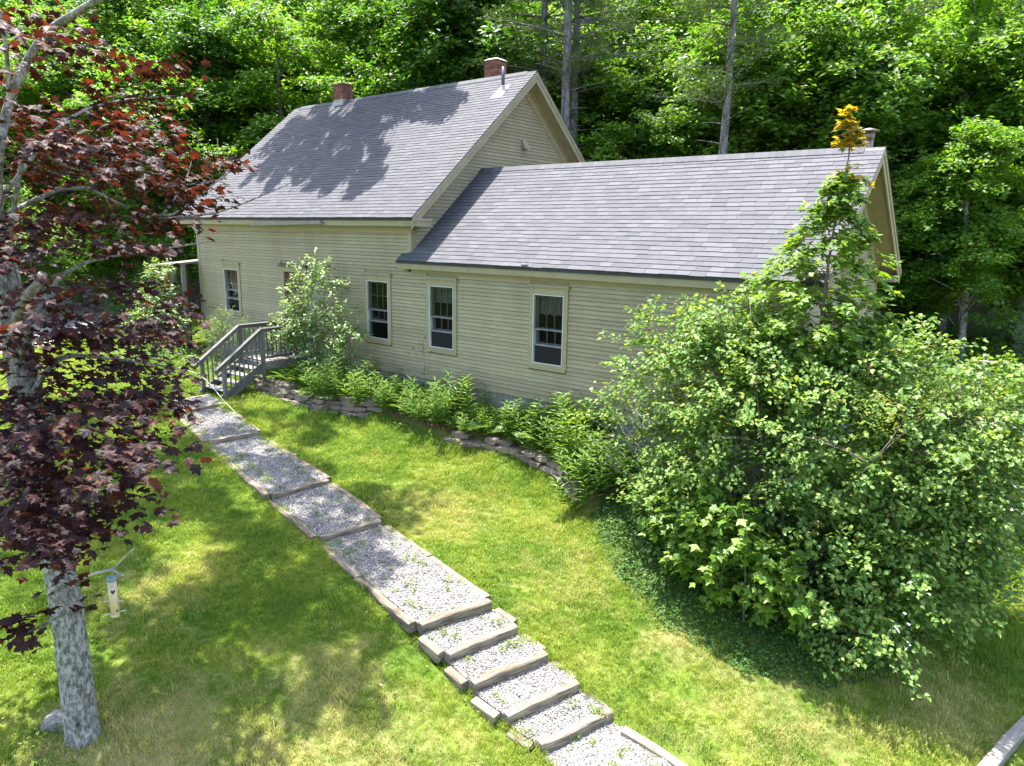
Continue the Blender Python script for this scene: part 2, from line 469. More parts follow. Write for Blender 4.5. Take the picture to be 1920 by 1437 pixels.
# path timbers: outer left end, outer right end, height of the top
T = [((9.01, -6.45), (9.37, -5.30), -2.56), ((8.52, -6.51), (8.83, -5.33), -2.35), ((7.95, -6.52), (8.27, -5.31), -2.14), ((7.43, -6.44), (7.69, -5.27), -1.96), ((6.86, -6.41), (7.16, -5.26), -1.75), ((3.86, -5.88), (4.08, -4.73), -1.47), ((1.96, -5.56), (2.04, -4.34), -1.27), ((-1.46, -4.94), (-1.33, -3.81), -1.02), ((-3.72, -4.49), (-3.82, -3.28), -.80)]
PATH_L = [t[0] for t in T]; PATH_R = [t[1] for t in T]
PATH_POLY = [(10.9, -6.9), (10.9, -5.2)] + PATH_R + [(-4.97, -2.96), (-4.89, -4.51)] + PATH_L[::-1]
def inside(poly, x, y):
    x = np.asarray(x); y = np.asarray(y); c = np.zeros(x.shape, bool); n = len(poly)
    for i in range(n):
        (x0, y0), (x1, y1) = poly[i], poly[(i + 1) % n]
        hit = ((y0 > y) != (y1 > y)) & (x < (x1 - x0) * (y - y0) / (y1 - y0 + 1e-12) + x0)
        c ^= hit
    return c
def poly_dist(pl, x, y):
    best = np.full(np.shape(x), 1e9)
    for (a, b) in zip(pl[:-1], pl[1:]):
        ax, ay = a; dx, dy = b[0] - ax, b[1] - ay
        t = np.clip(((x - ax) * dx + (y - ay) * dy) / (dx * dx + dy * dy), 0, 1)
        best = np.minimum(best, np.hypot(x - ax - t * dx, y - ay - t * dy))
    return best
WALL_LINE = [(-4.6, -1.72), (-3.2, -1.80), (-1.75, -1.78), (-.9, -1.45), (-.2, -1.12), (1.2, -1.10), (2.5, -.98), (3.9, -.70), (5.5, -.92), (6.9, -1.9)]
BED_POLY = WALL_LINE + [(7.2, .05), (-4.2, .05), (-4.6, -1.0)]
def bed_z(x): return np.interp(x, [-4.6, 0, 6.5], [-.52, -.72, -1.12])

gx = np.unique(np.concatenate([np.linspace(-14, 16, 151), np.array([-400, -250, -150, -100, -80, -60, -50, -42, -36, -31, -27, -24, -21.5, -19.5, -17.5, -16, -15, 17, 18.5, 20.5, 23, 27, 32, 38, 46, 60, 90, 150, 300])]))
gy = np.unique(np.concatenate([np.linspace(-15, 4, 96), np.array([-300, -150, -90, -60, -45, -35, -28, -23, -19, -17, 5, 6.5, 8, 10, 12, 14, 16.5, 19, 22, 26, 30, 36, 44, 55, 75, 110, 180, 400])]))
GX, GY = np.meshgrid(gx, gy)
GZ = ground_np(GX, GY)
GZ += .012 * np.sin(GX * 3.1 + np.cos(GY * 2.3)) * np.cos(GY * 2.7 + np.sin(GX * 1.9))
bed = inside(BED_POLY, GX, GY)
GZ = np.where(bed, np.maximum(GZ, bed_z(GX)), GZ)
inp = inside(PATH_POLY, GX, GY)
GZ = np.where(inp, GZ - .16, GZ)
wood = np.clip((GY - 8.5) / 2.5, 0, 1) * np.clip((14 + GX * .0 + 4), 0, 1)
wood = np.maximum(wood, np.clip((-GX - 33) / 3, 0, 1))
wood = np.maximum(wood, np.clip((GX - 24) / 4, 0, 1))
wood = np.maximum(wood, np.where(bed, 1.0, 0))
nx, ny = len(gx), len(gy)
idx = np.arange(nx * ny).reshape(ny, nx)
F = np.stack([idx[:-1, :-1], idx[:-1, 1:], idx[1:, 1:], idx[1:, :-1]], -1).reshape(-1, 4)
gm = np_mesh('ground', np.stack([GX, GY, GZ], -1).reshape(-1, 3), [F], M_GROUND, None, True)
a = gm.attributes.new('wood', 'FLOAT', 'POINT'); a.data.foreach_set('value', wood.ravel().astype(np.float32))
tag(obj('ground', gm), kind='structure')

# driveway at the far left
def sheet(name, poly, mat, step=.6, lift=.02, parent=None):
    xs = [p[0] for p in poly]; ys = [p[1] for p in poly]
    X, Y = np.meshgrid(np.arange(min(xs), max(xs) + step, step), np.arange(min(ys), max(ys) + step, step))
    ok = inside(poly, X + step / 2, Y + step / 2)
    Z = ground_np(X, Y) + lift
    ii = np.arange(X.size).reshape(X.shape)
    Fq = np.stack([ii[:-1, :-1], ii[:-1, 1:], ii[1:, 1:], ii[1:, :-1]], -1)[ok[:-1, :-1]]
    return obj(name, np_mesh(name, np.stack([X, Y, Z], -1).reshape(-1, 3), [Fq], mat, None, True), parent)
tag(sheet('driveway', [(-12.6, -14), (-14.5, -6), (-19.0, 1.2), (-23, 9), (-35, 11), (-34, -14)], M_DRIVE, .5, .035), kind='structure')

# ------------------------------------------------------------------ foliage tools
KITE = (np.array([(0, -.5, 0), (.27, -.02, .06), (0, .5, -.03), (-.27, -.02, .06)]), [np.array([(0, 1, 2), (0, 2, 3)])])
HEART = (np.array([(0, -.5, 0), (.30, -.34, .06), (.36, -.05, .08), (0, .55, -.06), (-.36, -.05, .08), (-.30, -.34, .06), (0, -.05, 0)]), [np.array([(0, 1, 6), (1, 2, 6), (2, 3, 6), (3, 4, 6), (4, 5, 6), (5, 0, 6)])])
_ml = [(0, -.46), (.22, -.42), (.20, -.28), (.52, -.16), (.36, .02), (.56, .28), (.24, .22), (.20, .36), (0, .62), (-.20, .36), (-.24, .22), (-.56, .28), (-.36, .02), (-.52, -.16), (-.20, -.28), (-.22, -.42)]
MAPLE = (np.array([(0, -.12, .0)] + [(x, y, -.42 * (x * x + y * y) + .16 * abs(x)) for x, y in _ml]), [np.array([(0, i + 1, (i + 1) % 16 + 1) for i in range(16)])])
MAPLE_LO = (np.array([(0, -.12, 0), (0, -.45, 0), (.24, -.22, .0), (.52, .05, -.06), (.2, .16, .0), (0, .6, -.06), (-.2, .16, 0), (-.52, .05, -.06), (-.24, -.22, 0)]), [np.array([(0, i + 1, (i + 1) % 8 + 1) for i in range(8)])])
LANCE = (np.array([(0, 0, 0), (.09, .4, .03), (0, 1, -.12), (-.09, .4, .03)]), [np.array([(0, 1, 2), (0, 2, 3)])])


def frames(nrm, yaw=None, fwd=None):
    """orthonormal frames with z = nrm"""
    n = nrm / np.linalg.norm(nrm, axis=1, keepdims=True)
    if fwd is None:
        a = RNG.uniform(0, 2 * np.pi, len(n)) if yaw is None else yaw
        fwd = np.stack([np.cos(a), np.sin(a), np.zeros(len(n))], 1)
    y = fwd - n * (fwd * n).sum(1, keepdims=True)
    l = np.linalg.norm(y, axis=1, keepdims=True)
    y = np.where(l < 1e-3, np.cross(n, [0.3, .8, .5]), y); y /= np.linalg.norm(y, axis=1, keepdims=True)
    x = np.cross(y, n)
    return x, y, n


def leaf_cloud(P, nrm, size, tpl, fwd=None):
    P = np.asarray(P, float); x, y, n = frames(np.asarray(nrm, float), None, fwd)
    tv, tf = tpl
    V = P[:, None] + size[:, None, None] * (tv[None, :, 0:1] * x[:, None] + tv[None, :, 1:2] * y[:, None] + tv[None, :, 2:3] * n[:, None])
    k = len(tv)
    Fs = [(f[None] + (np.arange(len(P)) * k)[:, None, None]).reshape(-1, f.shape[1]) for f in tf]
    return V.reshape(-1, 3), Fs, np.repeat(RNG.random(len(P)), k)


def leaf_mesh(name, P, nrm, size, tpl, mat, fwd=None):
    V, Fs, r = leaf_cloud(P, nrm, size, tpl, fwd)
    return np_mesh(name, V, Fs, mat, r)


def jitter_up(nv, tilt, lean=None):
    v = RNG.normal(0, tilt, (nv, 3)); v[:, 2] = 1
    if lean is not None: v[:, :2] += lean
    return v


def sprays(centers, dirs, L, Wd, per, thick=.06, tilt=.35, lean=.25, droop=.15):
    """flat leafy sprays: leaves scattered over a drooping blade that runs along dirs"""
    n = len(centers)
    cen = np.repeat(centers, per, 0); d = np.repeat(dirs, per, 0)
    Ls = np.repeat(RNG.uniform(.7, 1.25, n) * L, per); Ws = np.repeat(RNG.uniform(.7, 1.25, n) * Wd, per)
    m_ = len(cen)
    a = RNG.uniform(-.5, .5, m_); bb = RNG.normal(0, .27, m_) * (1 - np.abs(a) * .9)
    side = np.stack([-d[:, 1], d[:, 0], np.zeros(m_)], 1); side /= np.linalg.norm(side, axis=1, keepdims=True) + 1e-9
    P = cen + d * (a * Ls)[:, None] + side * (bb * Ws)[:, None]
    P[:, 2] += RNG.normal(0, thick, m_) - droop * Ls * (a + .5) ** 2 - .25 * np.abs(bb) * Ws
    nr = jitter_up(m_, tilt, d[:, :2] * lean)
    return P, nr


def env_points(lobes, n, inner=.5):
    """points in the outer part of a set of ellipsoids, with the outward directions"""
    w = np.array([l[1][0] * l[1][1] * l[1][2] for l in lobes]) ** .7; w /= w.sum()
    k = RNG.choice(len(lobes), n, p=w)
    c = np.array([l[0] for l in lobes])[k]; r = np.array([l[1] for l in lobes])[k]
    u = RNG.normal(0, 1, (n, 3)); u /= np.linalg.norm(u, axis=1, keepdims=True)
    rad = RNG.uniform(inner ** 2, 1, n) ** .5
    P = c + u * r * rad[:, None]
    return P, u


def limb_mb(mb, base, tip, r0, sag=.1, n=5, sides=5):
    base = Vector(base); tip = Vector(tip); mid = base.lerp(tip, .5) + Vector((random.uniform(-.1, .1), random.uniform(-.1, .1), sag)) * (tip - base).length
    pts = curve_pts([base, mid, tip], n)
    mb.tube(pts, [r0 * (1 - .8 * i / (n - 1)) for i in range(n)], sides)


def make_broadleaf(name, H, rad, low, n_sp, per, leaf, mat, bark, r0, tpl=KITE, L=1.5, Wd=1.0, lean=(0, 0), inner=.45):
    """tree prototype meshes (trunk, limbs, crown) in local space, foot at the origin"""
    mb = MB()
    top = Vector((lean[0], lean[1], H * .93))
    tr = curve_pts([(0, 0, -.3), (lean[0] * .25 + random.uniform(-.15, .15), lean[1] * .25 + random.uniform(-.15, .15), H * .35), (lean[0] * .7, lean[1] * .7, H * .68), top], 12)
    mb.tube(tr, [r0 * (1.25 if i == 0 else 1) * (1 - .85 * i / 11) for i in range(12)], 8, wob=.12)
    trunk = mb.mesh(name + '_trunk', bark, True)
    lobes = []
    for k in range(7):
        a = random.uniform(0, 6.28); h = random.uniform(low + (H - low) * .12, H * .86)
        tp_ = 1.15 - .75 * (h - low) / (H - low); rr = rad * random.uniform(.45, .65) * tp_; o = rad * random.uniform(.25, .6) * tp_
        fx = h / H
        lobes.append(((lean[0] * fx + math.cos(a) * o, lean[1] * fx + math.sin(a) * o, h), (rr, rr, rr * random.uniform(.5, .85))))
    lobes.append(((lean[0] * .6, lean[1] * .6, (low + H) / 2), (rad * .6, rad * .6, (H - low) * .5)))
    cp, _ = env_points(lobes, 62, .5)
    lobes2 = [(tuple(c), (q_ := random.uniform(.75, 1.3) * rad / 4, q_, q_ * .7)) for c in cp]
    P, u = env_points(lobes2, n_sp, .3)
    P[:, 2] = np.maximum(P[:, 2], low + RNG.uniform(0, .8, n_sp))
    axis = np.stack([lean[0] * P[:, 2] / H, lean[1] * P[:, 2] / H], 1)
    d = np.concatenate([P[:, :2] - axis + RNG.normal(0, .5, (n_sp, 2)), np.zeros((n_sp, 1))], 1); d /= np.linalg.norm(d, axis=1, keepdims=True) + 1e-6
    d[:, 2] = RNG.normal(-.1, .3, n_sp)
    Q, nr = sprays(P, d, L, Wd, per, .11, .48, .35)
    crown = leaf_mesh(name + '_crown', Q, nr, RNG.uniform(.7, 1.25, len(Q)) * leaf, tpl, mat)
    lb = MB()
    for i in RNG.choice(n_sp, min(n_sp, 40), replace=False):
        z0 = max(low * .6, P[i, 2] - RNG.uniform(.8, 2.2)); z0 = min(z0, H * .85); f = z0 / H * 11 / .93
        f = min(max(f, 0), 10.9); b0 = tr[int(f)].lerp(tr[int(f) + 1], f - int(f))
        limb_mb(lb, b0, P[i], r0 * .28 * (1 - z0 / H * .6), .06)
    limbs = lb.mesh(name + '_limbs', bark, True)
    return trunk, limbs, crown


def make_pine(name, H, low, rad, r0):
    mb = MB()
    tr = curve_pts([(0, 0, -.3), (.1, .05, H * .5), (0, .1, H)], 10)
    mb.tube(tr, [r0 * (1 - .8 * i / 9) for i in range(10)], 9, wob=.12)
    trunk = mb.mesh(name + '_trunk', M_PINEBARK, True)
    lb = MB(); C_, D_ = [], []
    h = low * .35
    while h < H * .98:
        live = h > low
        for k in range(random.randint(3, 5) if live else 2):
            a = random.uniform(0, 6.28); l = rad * (1 - max(0, (h - low)) / (H - low + .1)) * random.uniform(.6, 1.1) + .5
            if not live: l = random.uniform(.6, 2.2)
            b0 = Vector((.1 * math.sin(h), .05, h)); tip = b0 + Vector((math.cos(a) * l, math.sin(a) * l, l * random.uniform(-.05, .2)))
            limb_mb(lb, b0, tip, .035 if live else .025, .03, 4, 4)
            if live:
                for t in np.arange(.3, 1.05, .16):
                    q = b0.lerp(tip, t); s = random.uniform(-.35, .35) * l * t * .6
                    C_.append((q.x - math.sin(a) * s, q.y + math.cos(a) * s, q.z + .08)); D_.append((math.cos(a), math.sin(a), .1))
        h += random.uniform(.5, .8)
    C_ = np.array(C_); D_ = np.array(D_)
    per = 46
    cen = np.repeat(C_, per, 0); d = np.repeat(D_, per, 0); n = len(cen)
    fw = RNG.normal(0, .8, (n, 3)) + d * .7 + np.array([0, 0, .35]); fw /= np.linalg.norm(fw, axis=1, keepdims=True)
    P = cen + RNG.normal(0, .20, (n, 3)) * np.array([1, 1, .4])
    crown = leaf_mesh(name + '_crown', P, np.cross(fw, RNG.normal(0, 1, (n, 3))), RNG.uniform(.14, .24, n), (LANCE[0] * np.array([.55, 1, 1]), LANCE[1]), M_LEAF['pine'], fw)
    return trunk, lb.mesh(name + '_limbs', M_PINEBARK, True), crown


def plant_tree(name, meshes, loc, rz, sc, label, cat, group=None):
    t = empty(name, loc, rz)
    M0 = WM[t.name] @ Matrix.Diagonal((sc, sc, sc, 1))
    for nm, me in zip(('trunk', 'limbs', 'crown'), meshes):
        if me: obj(nm, me, t, M0)
    return tag(t, label, cat, group)

# ================================================================== HOUSE
XR, XL, YE, ZE, YR, ZR = .436, -11.187, -.373, 4.031, 4.567, 8.212
XC = -10.72                                                     # left wall corner
X2, YE2, ZE2, YR2, ZR2, XH = 10.202, -.231, 2.969, 2.675, 5.383, -.348
XG = 9.77                                                       # wall of the wing's end gable
YB, YB2 = 2 * YR, 2 * YR2
S1 = (ZR - ZE) / (YR - YE); S2 = (ZR2 - ZE2) / (YR2 - YE2)
house = empty('farmhouse', (0, 0, -.45))
tag(house, 'tan clapboard farmhouse with grey shingle roofs and a lower wing', 'house')
def hp(name, mb, mat, parent=house, smooth=False): return mb.build(name, mat, parent, smooth)

# --- wall cores (set 20 mm behind the boards)
WIN = [(-9.05, -8.2, .98, 2.36), (-1.755, -.905, .809, 2.359), (.648, 1.475, .809, 2.359), (3.938, 4.757, .809, 2.359)]
DOOR = (-5.62, -4.62, .02, 2.42)
zw1 = ZE - .06 + (0 - YE) * S1 * .0                              # front wall top
def core_front():
    """front wall core with window and door openings"""
    mb = MB()
    opens = sorted([w for w in WIN] + [DOOR])
    for (xa, xb, ztop) in ((XC, 0, 3.86), (0.0, XG, 2.86)):
        cur = xa
        for o in opens:
            if o[1] < xa or o[0] > xb: continue
            mb.box((cur, .02, 0), (o[0], .12, ztop)); mb.box((o[0], .02, 0), (o[1], .12, o[2])); mb.box((o[0], .02, o[3]), (o[1], .12, ztop)); cur = o[1]
        mb.box((cur, .02, 0), (xb, .12, ztop))
    return mb
wall = hp('wall', core_front(), M_CLAP)
wall['label'] = 'long front clapboard wall'
mb = MB()
def gable_core(mb, x0, x1, yb, ze_wall, slope, yr, zr):
    """pentagon wall in the YZ plane"""
    pts = [(0.02, 0), (yb - .02, 0), (yb - .02, ze_wall), (yr, zr), (.02, ze_wall)]
    k = len(pts)
    V = [(x0, y, z) for y, z in pts] + [(x1, y, z) for y, z in pts]
    Fc = [tuple(range(k)), tuple(range(2 * k - 1, k - 1, -1))] + [(i, i + k, (i + 1) % k + k, (i + 1) % k) for i in range(k)]
    mb.add(V, Fc)
gable_core(mb, -.12, -.02, YB, ZE + (-YE) * S1 - .16, S1, YR, ZR - .16)
gable = hp('wall', mb, M_CLAP); gable['label'] = 'tall gable wall above the wing roof'
mb = MB(); gable_core(mb, XC, XC + .1, YB, ZE + (-YE) * S1 - .16, S1, YR, ZR - .16); mb.box((XC, YB - .12, 0), (-.02, YB - .02, 3.9)); hp('wall', mb, M_CLAP)['label'] = 'far left gable wall'
mb = MB(); gable_core(mb, XG - .12, XG - .02, YB2, ZE2 + (-YE2) * S2 - .14, S2, YR2, ZR2 - .14); mb.box((0, YB2 - .12, 0), (XG, YB2 - .02, 2.9))
endwall = hp('wall', mb, M_CLAP); endwall['label'] = 'end gable wall of the wing'
mb = MB(); mb.box((XC + .04, .05, -1.4), (0, YB - .06, -.01)); mb.box((0, .05, -2.2), (XG - .05, YB2 - .06, -.01)); hp('foundation', mb, M_FOUND)
mb = MB(); mb.box((XC - .005, -.012, -.06), (XG + .012, .02, .0)); hp('sill_board', mb, M_TRIM)

# --- clapboards: each board a wedge, thick at its lower edge
EXPO = .092
def clap(parent, plane, a0, a1, b0, b1, z0, z1):
    """board between a0..a1 along its lower edge and b0..b1 along its upper edge"""
    t0, t1, bk = .028, .003, -.004
    def P(s, o, z): return plane(s, o, z)
    jit = random.uniform(0, .003)
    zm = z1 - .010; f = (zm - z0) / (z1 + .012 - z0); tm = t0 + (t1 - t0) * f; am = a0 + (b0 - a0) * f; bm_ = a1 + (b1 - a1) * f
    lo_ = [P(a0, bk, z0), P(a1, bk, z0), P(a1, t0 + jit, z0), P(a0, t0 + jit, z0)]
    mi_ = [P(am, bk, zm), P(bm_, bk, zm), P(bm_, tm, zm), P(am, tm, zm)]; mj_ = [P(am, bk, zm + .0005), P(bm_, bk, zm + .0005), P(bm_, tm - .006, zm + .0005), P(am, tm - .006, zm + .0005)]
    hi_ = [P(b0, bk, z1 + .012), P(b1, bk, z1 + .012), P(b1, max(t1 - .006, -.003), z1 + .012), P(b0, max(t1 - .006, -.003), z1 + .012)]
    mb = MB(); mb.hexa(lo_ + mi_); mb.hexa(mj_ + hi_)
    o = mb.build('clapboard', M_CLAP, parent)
    o.data.materials.append(M_LAPSHADE); o.data.polygons.foreach_set('material_index', [0] * 6 + [1] * 6)  # upper band painted dark to stand in for shade under the next lap
    return o
front_plane = lambda s, o, z: (s, .02 - .004 - o + .0, z)
CAS = .11
HEADS = .24
blocked = [(w[0] - CAS, w[1] + CAS, w[2] - .09, w[3] + HEADS) for w in WIN] + [(DOOR[0] - .15, DOOR[1] + .15, 0, DOOR[3] + .26)]
nclap = 0
z = 0.0; row = 0
while z < 3.62:
    z1 = z + EXPO
    segs = [(XC + .13, XG - .12 if z1 < 2.74 else -.13)]
    for (xa, xb, za, zb) in blocked:
        if zb > z + .01 and za < z1 - .01:
            ns = []
            for s in segs:
                if xb <= s[0] or xa >= s[1]: ns.append(s)
                else:
                    if xa - s[0] > .03: ns.append((s[0], xa))
                    if s[1] - xb > .03: ns.append((xb, s[1]))
            segs = ns
    for (a, b) in segs:
        joints = [a]
        if b - a > 4.6:
            j = a + random.uniform(1.6, 3.4)
            while j < b - 1.2: joints.append(j); j += random.uniform(3.4, 4.8)
        joints.append(b)
        for p, q in zip(joints[:-1], joints[1:]):
            clap(wall, front_plane, p + .001, q - .001, p + .001, q - .001, z, z1); nclap += 1
    z = z1; row += 1
gab_plane = lambda s, o, z: (-.02 - .004 + o, s, z)
z = 2.95
rk = .42                                                        # width hidden by the rake trim
def lim(zz, s, ye, ze, yr, cut):
    y = ye + (zz - ze) / s + cut
    return y
while z < ZR - .75:
    z1 = z + EXPO
    a = max(.14, lim(z, S1, YE, ZE, YR, rk)); b = max(.14, lim(z1, S1, YE, ZE, YR, rk))
    if 2 * YR - 2 * b > .1:
        clap(gable, gab_plane, a, 2 * YR - a, b, 2 * YR - b, z, z1); nclap += 1
    z = z1
end_plane = lambda s, o, z: (XG - .02 - .004 + o, s, z)
z = .9
while z < ZR2 - .7:
    z1 = z + EXPO
    a = max(.14, lim(z, S2, YE2, ZE2, YR2, .40)); b = max(.14, lim(z1, S2, YE2, ZE2, YR2, .40))
    def cut(s0, s1):
        return s0
    hw0 = .46 if 3.05 < z < 4.45 else 0
    if z > 4.2: hw0 = math.sqrt(max(0, .46 ** 2 - (z - 4.2) ** 2)) if z < 4.66 else 0
    elif z > 3.1: hw0 = .46
    if hw0 > .02:
        clap(endwall, end_plane, a, YR2 - hw0, b, YR2 - hw0, z, z1); clap(endwall, end_plane, YR2 + hw0, 2 * YR2 - a, YR2 + hw0, 2 * YR2 - b, z, z1); nclap += 2
    elif 2 * YR2 - 2 * b > .1:
        clap(endwall, end_plane, a, 2 * YR2 - a, b, 2 * YR2 - b, z, z1); nclap += 1
    z = z1

# --- corner boards, frieze, cornice
def house_box(name, a, b, mat=M_TRIM, parent=house):
    mb = MB(); mb.box(a, b); return mb.build(name, mat, parent)
house_box('corner_board', (XC - .012, -.014, 0), (XC + .13, .018, 3.64))
house_box('corner_board', (XC - .03, -.032, 3.50), (XC + .15, .0, 3.66))['label'] = 'capital of the left corner board'
house_box('corner_board', (-.13, -.014, 2.80), (.0, .018, 3.64))
house_box('corner_board', (-.018, .0, 2.80), (.012, .14, 3.70))
house_box('corner_board', (XG - .12, -.014, 0), (XG + .0, .018, 2.70))
house_box('corner_board', (XG - .018, .0, 0), (XG + .012, .14, 2.9))
house_box('frieze_board', (XC - .01, -.025, 3.64), (.02, .018, 3.86))
house_box('frieze_board', (.0, -.025, 2.66), (XG + .01, .018, 2.82))
# main cornice: soffit, fascia, crown
house_box('soffit', (XL + .05, YE + .05, 3.80), (XR - .05, -.026, 3.825))
mb = MB(); mb.box((XL + .02, YE + .04, 3.815), (XR - .02, YE + .075, 3.94))
mb.hexa([(XL + .01, YE + .055, 3.90), (XR - .01, YE + .055, 3.90), (XR - .01, YE + .075, 3.90), (XL + .01, YE + .075, 3.90), (XL + .01, YE + .01, 3.995), (XR - .01, YE + .01, 3.995), (XR - .01, YE + .075, 3.995), (XL + .01, YE + .075, 3.995)])
mb.build('cornice', M_TRIM, house)['label'] = 'front cornice under the main roof'
house_box('soffit', (XH + .04, YE2 + .04, 2.74), (XG, -.026, 2.765))
mb = MB()
for xa, xb, dz in ((XH + .02, 2.1, 0), (2.105, 5.9, .004), (5.905, 8.35, -.003), (8.355, X2 - .02, .002)):
    mb.box((xa, YE2 + .03, 2.745 + dz), (xb, YE2 + .065, 2.90 + dz), random.random() * .3)
mb.hexa([(XH + .01, YE2 + .045, 2.86), (X2 - .01, YE2 + .045, 2.86), (X2 - .01, YE2 + .07, 2.86), (XH + .01, YE2 + .07, 2.86), (XH + .01, YE2 + .005, 2.945), (X2 - .01, YE2 + .005, 2.945), (X2 - .01, YE2 + .07, 2.945), (XH + .01, YE2 + .07, 2.945)])
mb.box((XH + .02, YE2 + .07, 2.745), (XH + .05, -.03, 2.93)); mb.build('cornice', M_TRIM, house)['label'] = 'front cornice under the wing roof'
# cornice return at the main corner
mb = MB(); mb.box((.014, YE + .05, 3.80), (XR - .03, .30, 3.94)); mb.box((.014, YE + .02, 3.94), (XR - .01, .33, 3.975)); mb.build('cornice_return', M_TRIM, house)
mb = MB(); mb.box((.016, YE + .04, 3.976), (XR - .02, .32, 3.99)); mb.build('flashing', M_FLASH, house)

# --- roofs: deck slab, shingles in courses, ridge vent
def roof_deck(name, x0, x1, ye, ze, yr, zr, label, notch=None):
    """slab 0.10 thick following both slopes; sits under the shingles"""
    th = .075; off = .012
    s = (zr - ze) / (yr - ye); mb = MB()
    for sgn in (1, -1):
        f = (lambda y: y) if sgn > 0 else (lambda y: 2 * yr - y)
        V = []
        for x in (x0, x1):
            V += [(x, f(ye), ze - off - th), (x, f(yr), zr - off - th * 1.3), (x, f(yr), zr - off), (x, f(ye), ze - off)]
        mb.add(V, [(0, 1, 2, 3), (7, 6, 5, 4), (0, 4, 5, 1), (1, 5, 6, 2), (2, 6, 7, 3), (3, 7, 4, 0)])
    if notch: mb.hexa(notch)
    o = mb.build(name, M_ROOFDECK, house); o['label'] = label
    return o
roof1 = roof_deck('roof', XL + .01, XR - .01, YE, ZE, YR, ZR, 'steep shingled roof of the main house')
zk = ZE2 + (0 - YE2) * S2
roof2 = roof_deck('roof', .0, X2 - .01, YE2, ZE2, YR2, ZR2, 'lower shingled roof of the wing',
    [(XH, YE2, ZE2 - .087), (0, YE2, ZE2 - .087), (0, -.03, zk - .112), (XH * .9, -.03, zk - .112), (XH, YE2, ZE2 - .012), (0, YE2, ZE2 - .012), (0, -.03, zk - .037), (XH * .9, -.03, zk - .037)])
SH_V = None
def shingle_rows(x0, x1, ye, ze, yr, zr, left=None, back=False, expo=.137, tab=.305):
    """corner lists of every shingle of a slope: a slab whose lower edge stands proud"""
    L = math.hypot(yr - ye, zr - ze); dy, dz = (yr - ye) / L, (zr - ze) / L; ny_, nz_ = -dz, dy
    out = []; v = -.02; row = 0
    while v < L - .05:
        off = random.uniform(-.28, .02) if row % 3 == 0 else (off + .11) % .3 - .3
        x = x0 + off
        xl = x0 if left is None else left(ye + dy * max(v, 0))
        while x < x1:
            w = tab * random.uniform(.92, 1.08) if True else tab
            a, b = max(x + .0022, xl), min(x + w - .0022, x1)
            x += w
            if b - a < .02: continue
            vl = v - random.choice((0, 0, .004, .010)) - random.uniform(0, .004); vt = min(v + expo + .05, L); lo = .013 + random.uniform(0, .004)
            def P(xx, s, o): return (xx, ye + dy * s + ny_ * o, ze + dz * s + nz_ * o)
            out.append([P(a, vl, -.002), P(b, vl, -.002), P(b, vt, -.011), P(a, vt, -.011), P(a, vl, lo), P(b, vl, lo), P(b, vt, .0), P(a, vt, .0)])
        v += expo; row += 1
    return np.array(out)
def back_of(q, yr): q = q.copy(); q[:, :, 1] = 2 * yr - q[:, :, 1]; return q[:, [1, 0, 3, 2, 5, 4, 7, 6]]
HEXF = np.array([(0, 3, 2, 1), (4, 5, 6, 7), (0, 1, 5, 4), (1, 2, 6, 5), (2, 3, 7, 6), (3, 0, 4, 7)])
def joined(name, Q, mat, parent, kind=None):
    V = Q.reshape(-1, 3) - np.array(WM[parent.name].translation)
    Fs = (HEXF[None] + (np.arange(len(Q)) * 8)[:, None, None]).reshape(-1, 4)
    o = obj(name, np_mesh(name, V, [Fs], mat, np.repeat(RNG.random(len(Q)), 8)), parent, WM[parent.name].copy())
    if kind: o['kind'] = kind
    return o
q1 = shingle_rows(XL, XR, YE, ZE, YR, ZR)
lf = lambda y: XH if y < -.02 else .012
q2 = shingle_rows(.0, X2, YE2, ZE2, YR2, ZR2, lf)
dist = np.linalg.norm(q2.mean(1) - np.array(CAM), axis=1)
# the shingles that show largest: near the camera and not behind the bush and the sapling
score = dist + np.where(q2.mean(1)[:, 0] > 8.9, 3.0, 0)
order = np.argsort(score)
for i in order[:300]:
    mb = MB(); c = q2[i].mean(0); mb.hexa(q2[i])
    mb.build('shingle', M_SHING, roof2)
joined('shingle', np.concatenate([q2[order[300:]], back_of(shingle_rows(.01, X2, YE2, ZE2, YR2, ZR2), YR2)]), M_SHING, roof2, 'stuff')['label'] = 'remaining shingle courses of the wing'
joined('shingle', np.concatenate([q1, back_of(shingle_rows(XL, XR, YE, ZE, YR, ZR), YR)]), M_SHING, roof1, 'stuff')['label'] = 'shingle courses of the main roof'
def ridge_vent(parent, x0, x1, yr, zr, s, caps):
    Q = []; x = x0
    while x < x1 - .01:
        w = min(.16, x1 - x); t = .045 if caps else .02
        for sg in (1, -1):
            y0, y1 = yr - sg * .135, yr
            a = [(x, y0, zr - .135 * s + t * .75), (x + w - .004, y0, zr - .135 * s + t * .75 - .004), (x + w - .004, y1, zr + t - .004), (x, y1, zr + t)]
            lo_ = [(p[0], p[1], p[2] - .022) for p in a]
            h = lo_ + a
            Q.append(h if sg > 0 else [h[i] for i in (1, 0, 3, 2, 5, 4, 7, 6)])
        x += w
    o = joined('ridge_cap', np.array(Q), M_SHING, parent, 'stuff')
    mb = MB(); mb.hexa([(x0, yr - .12, zr - .12 * s - .01), (x1, yr - .12, zr - .12 * s - .01), (x1, yr + .12, zr - .12 * s - .01), (x0, yr + .12, zr - .12 * s - .01), (x0, yr - .04, zr + .0), (x1, yr - .04, zr + .0), (x1, yr + .04, zr + .0), (x0, yr + .04, zr + .0)])
    mb.build('ridge_vent', M_DARKPLASTIC, parent)
ridge_vent(roof1, XL + .4, XR - .33, YR, ZR, S1, True); ridge_vent(roof1, XR - .33, XR - .005, YR, ZR, S1, False)
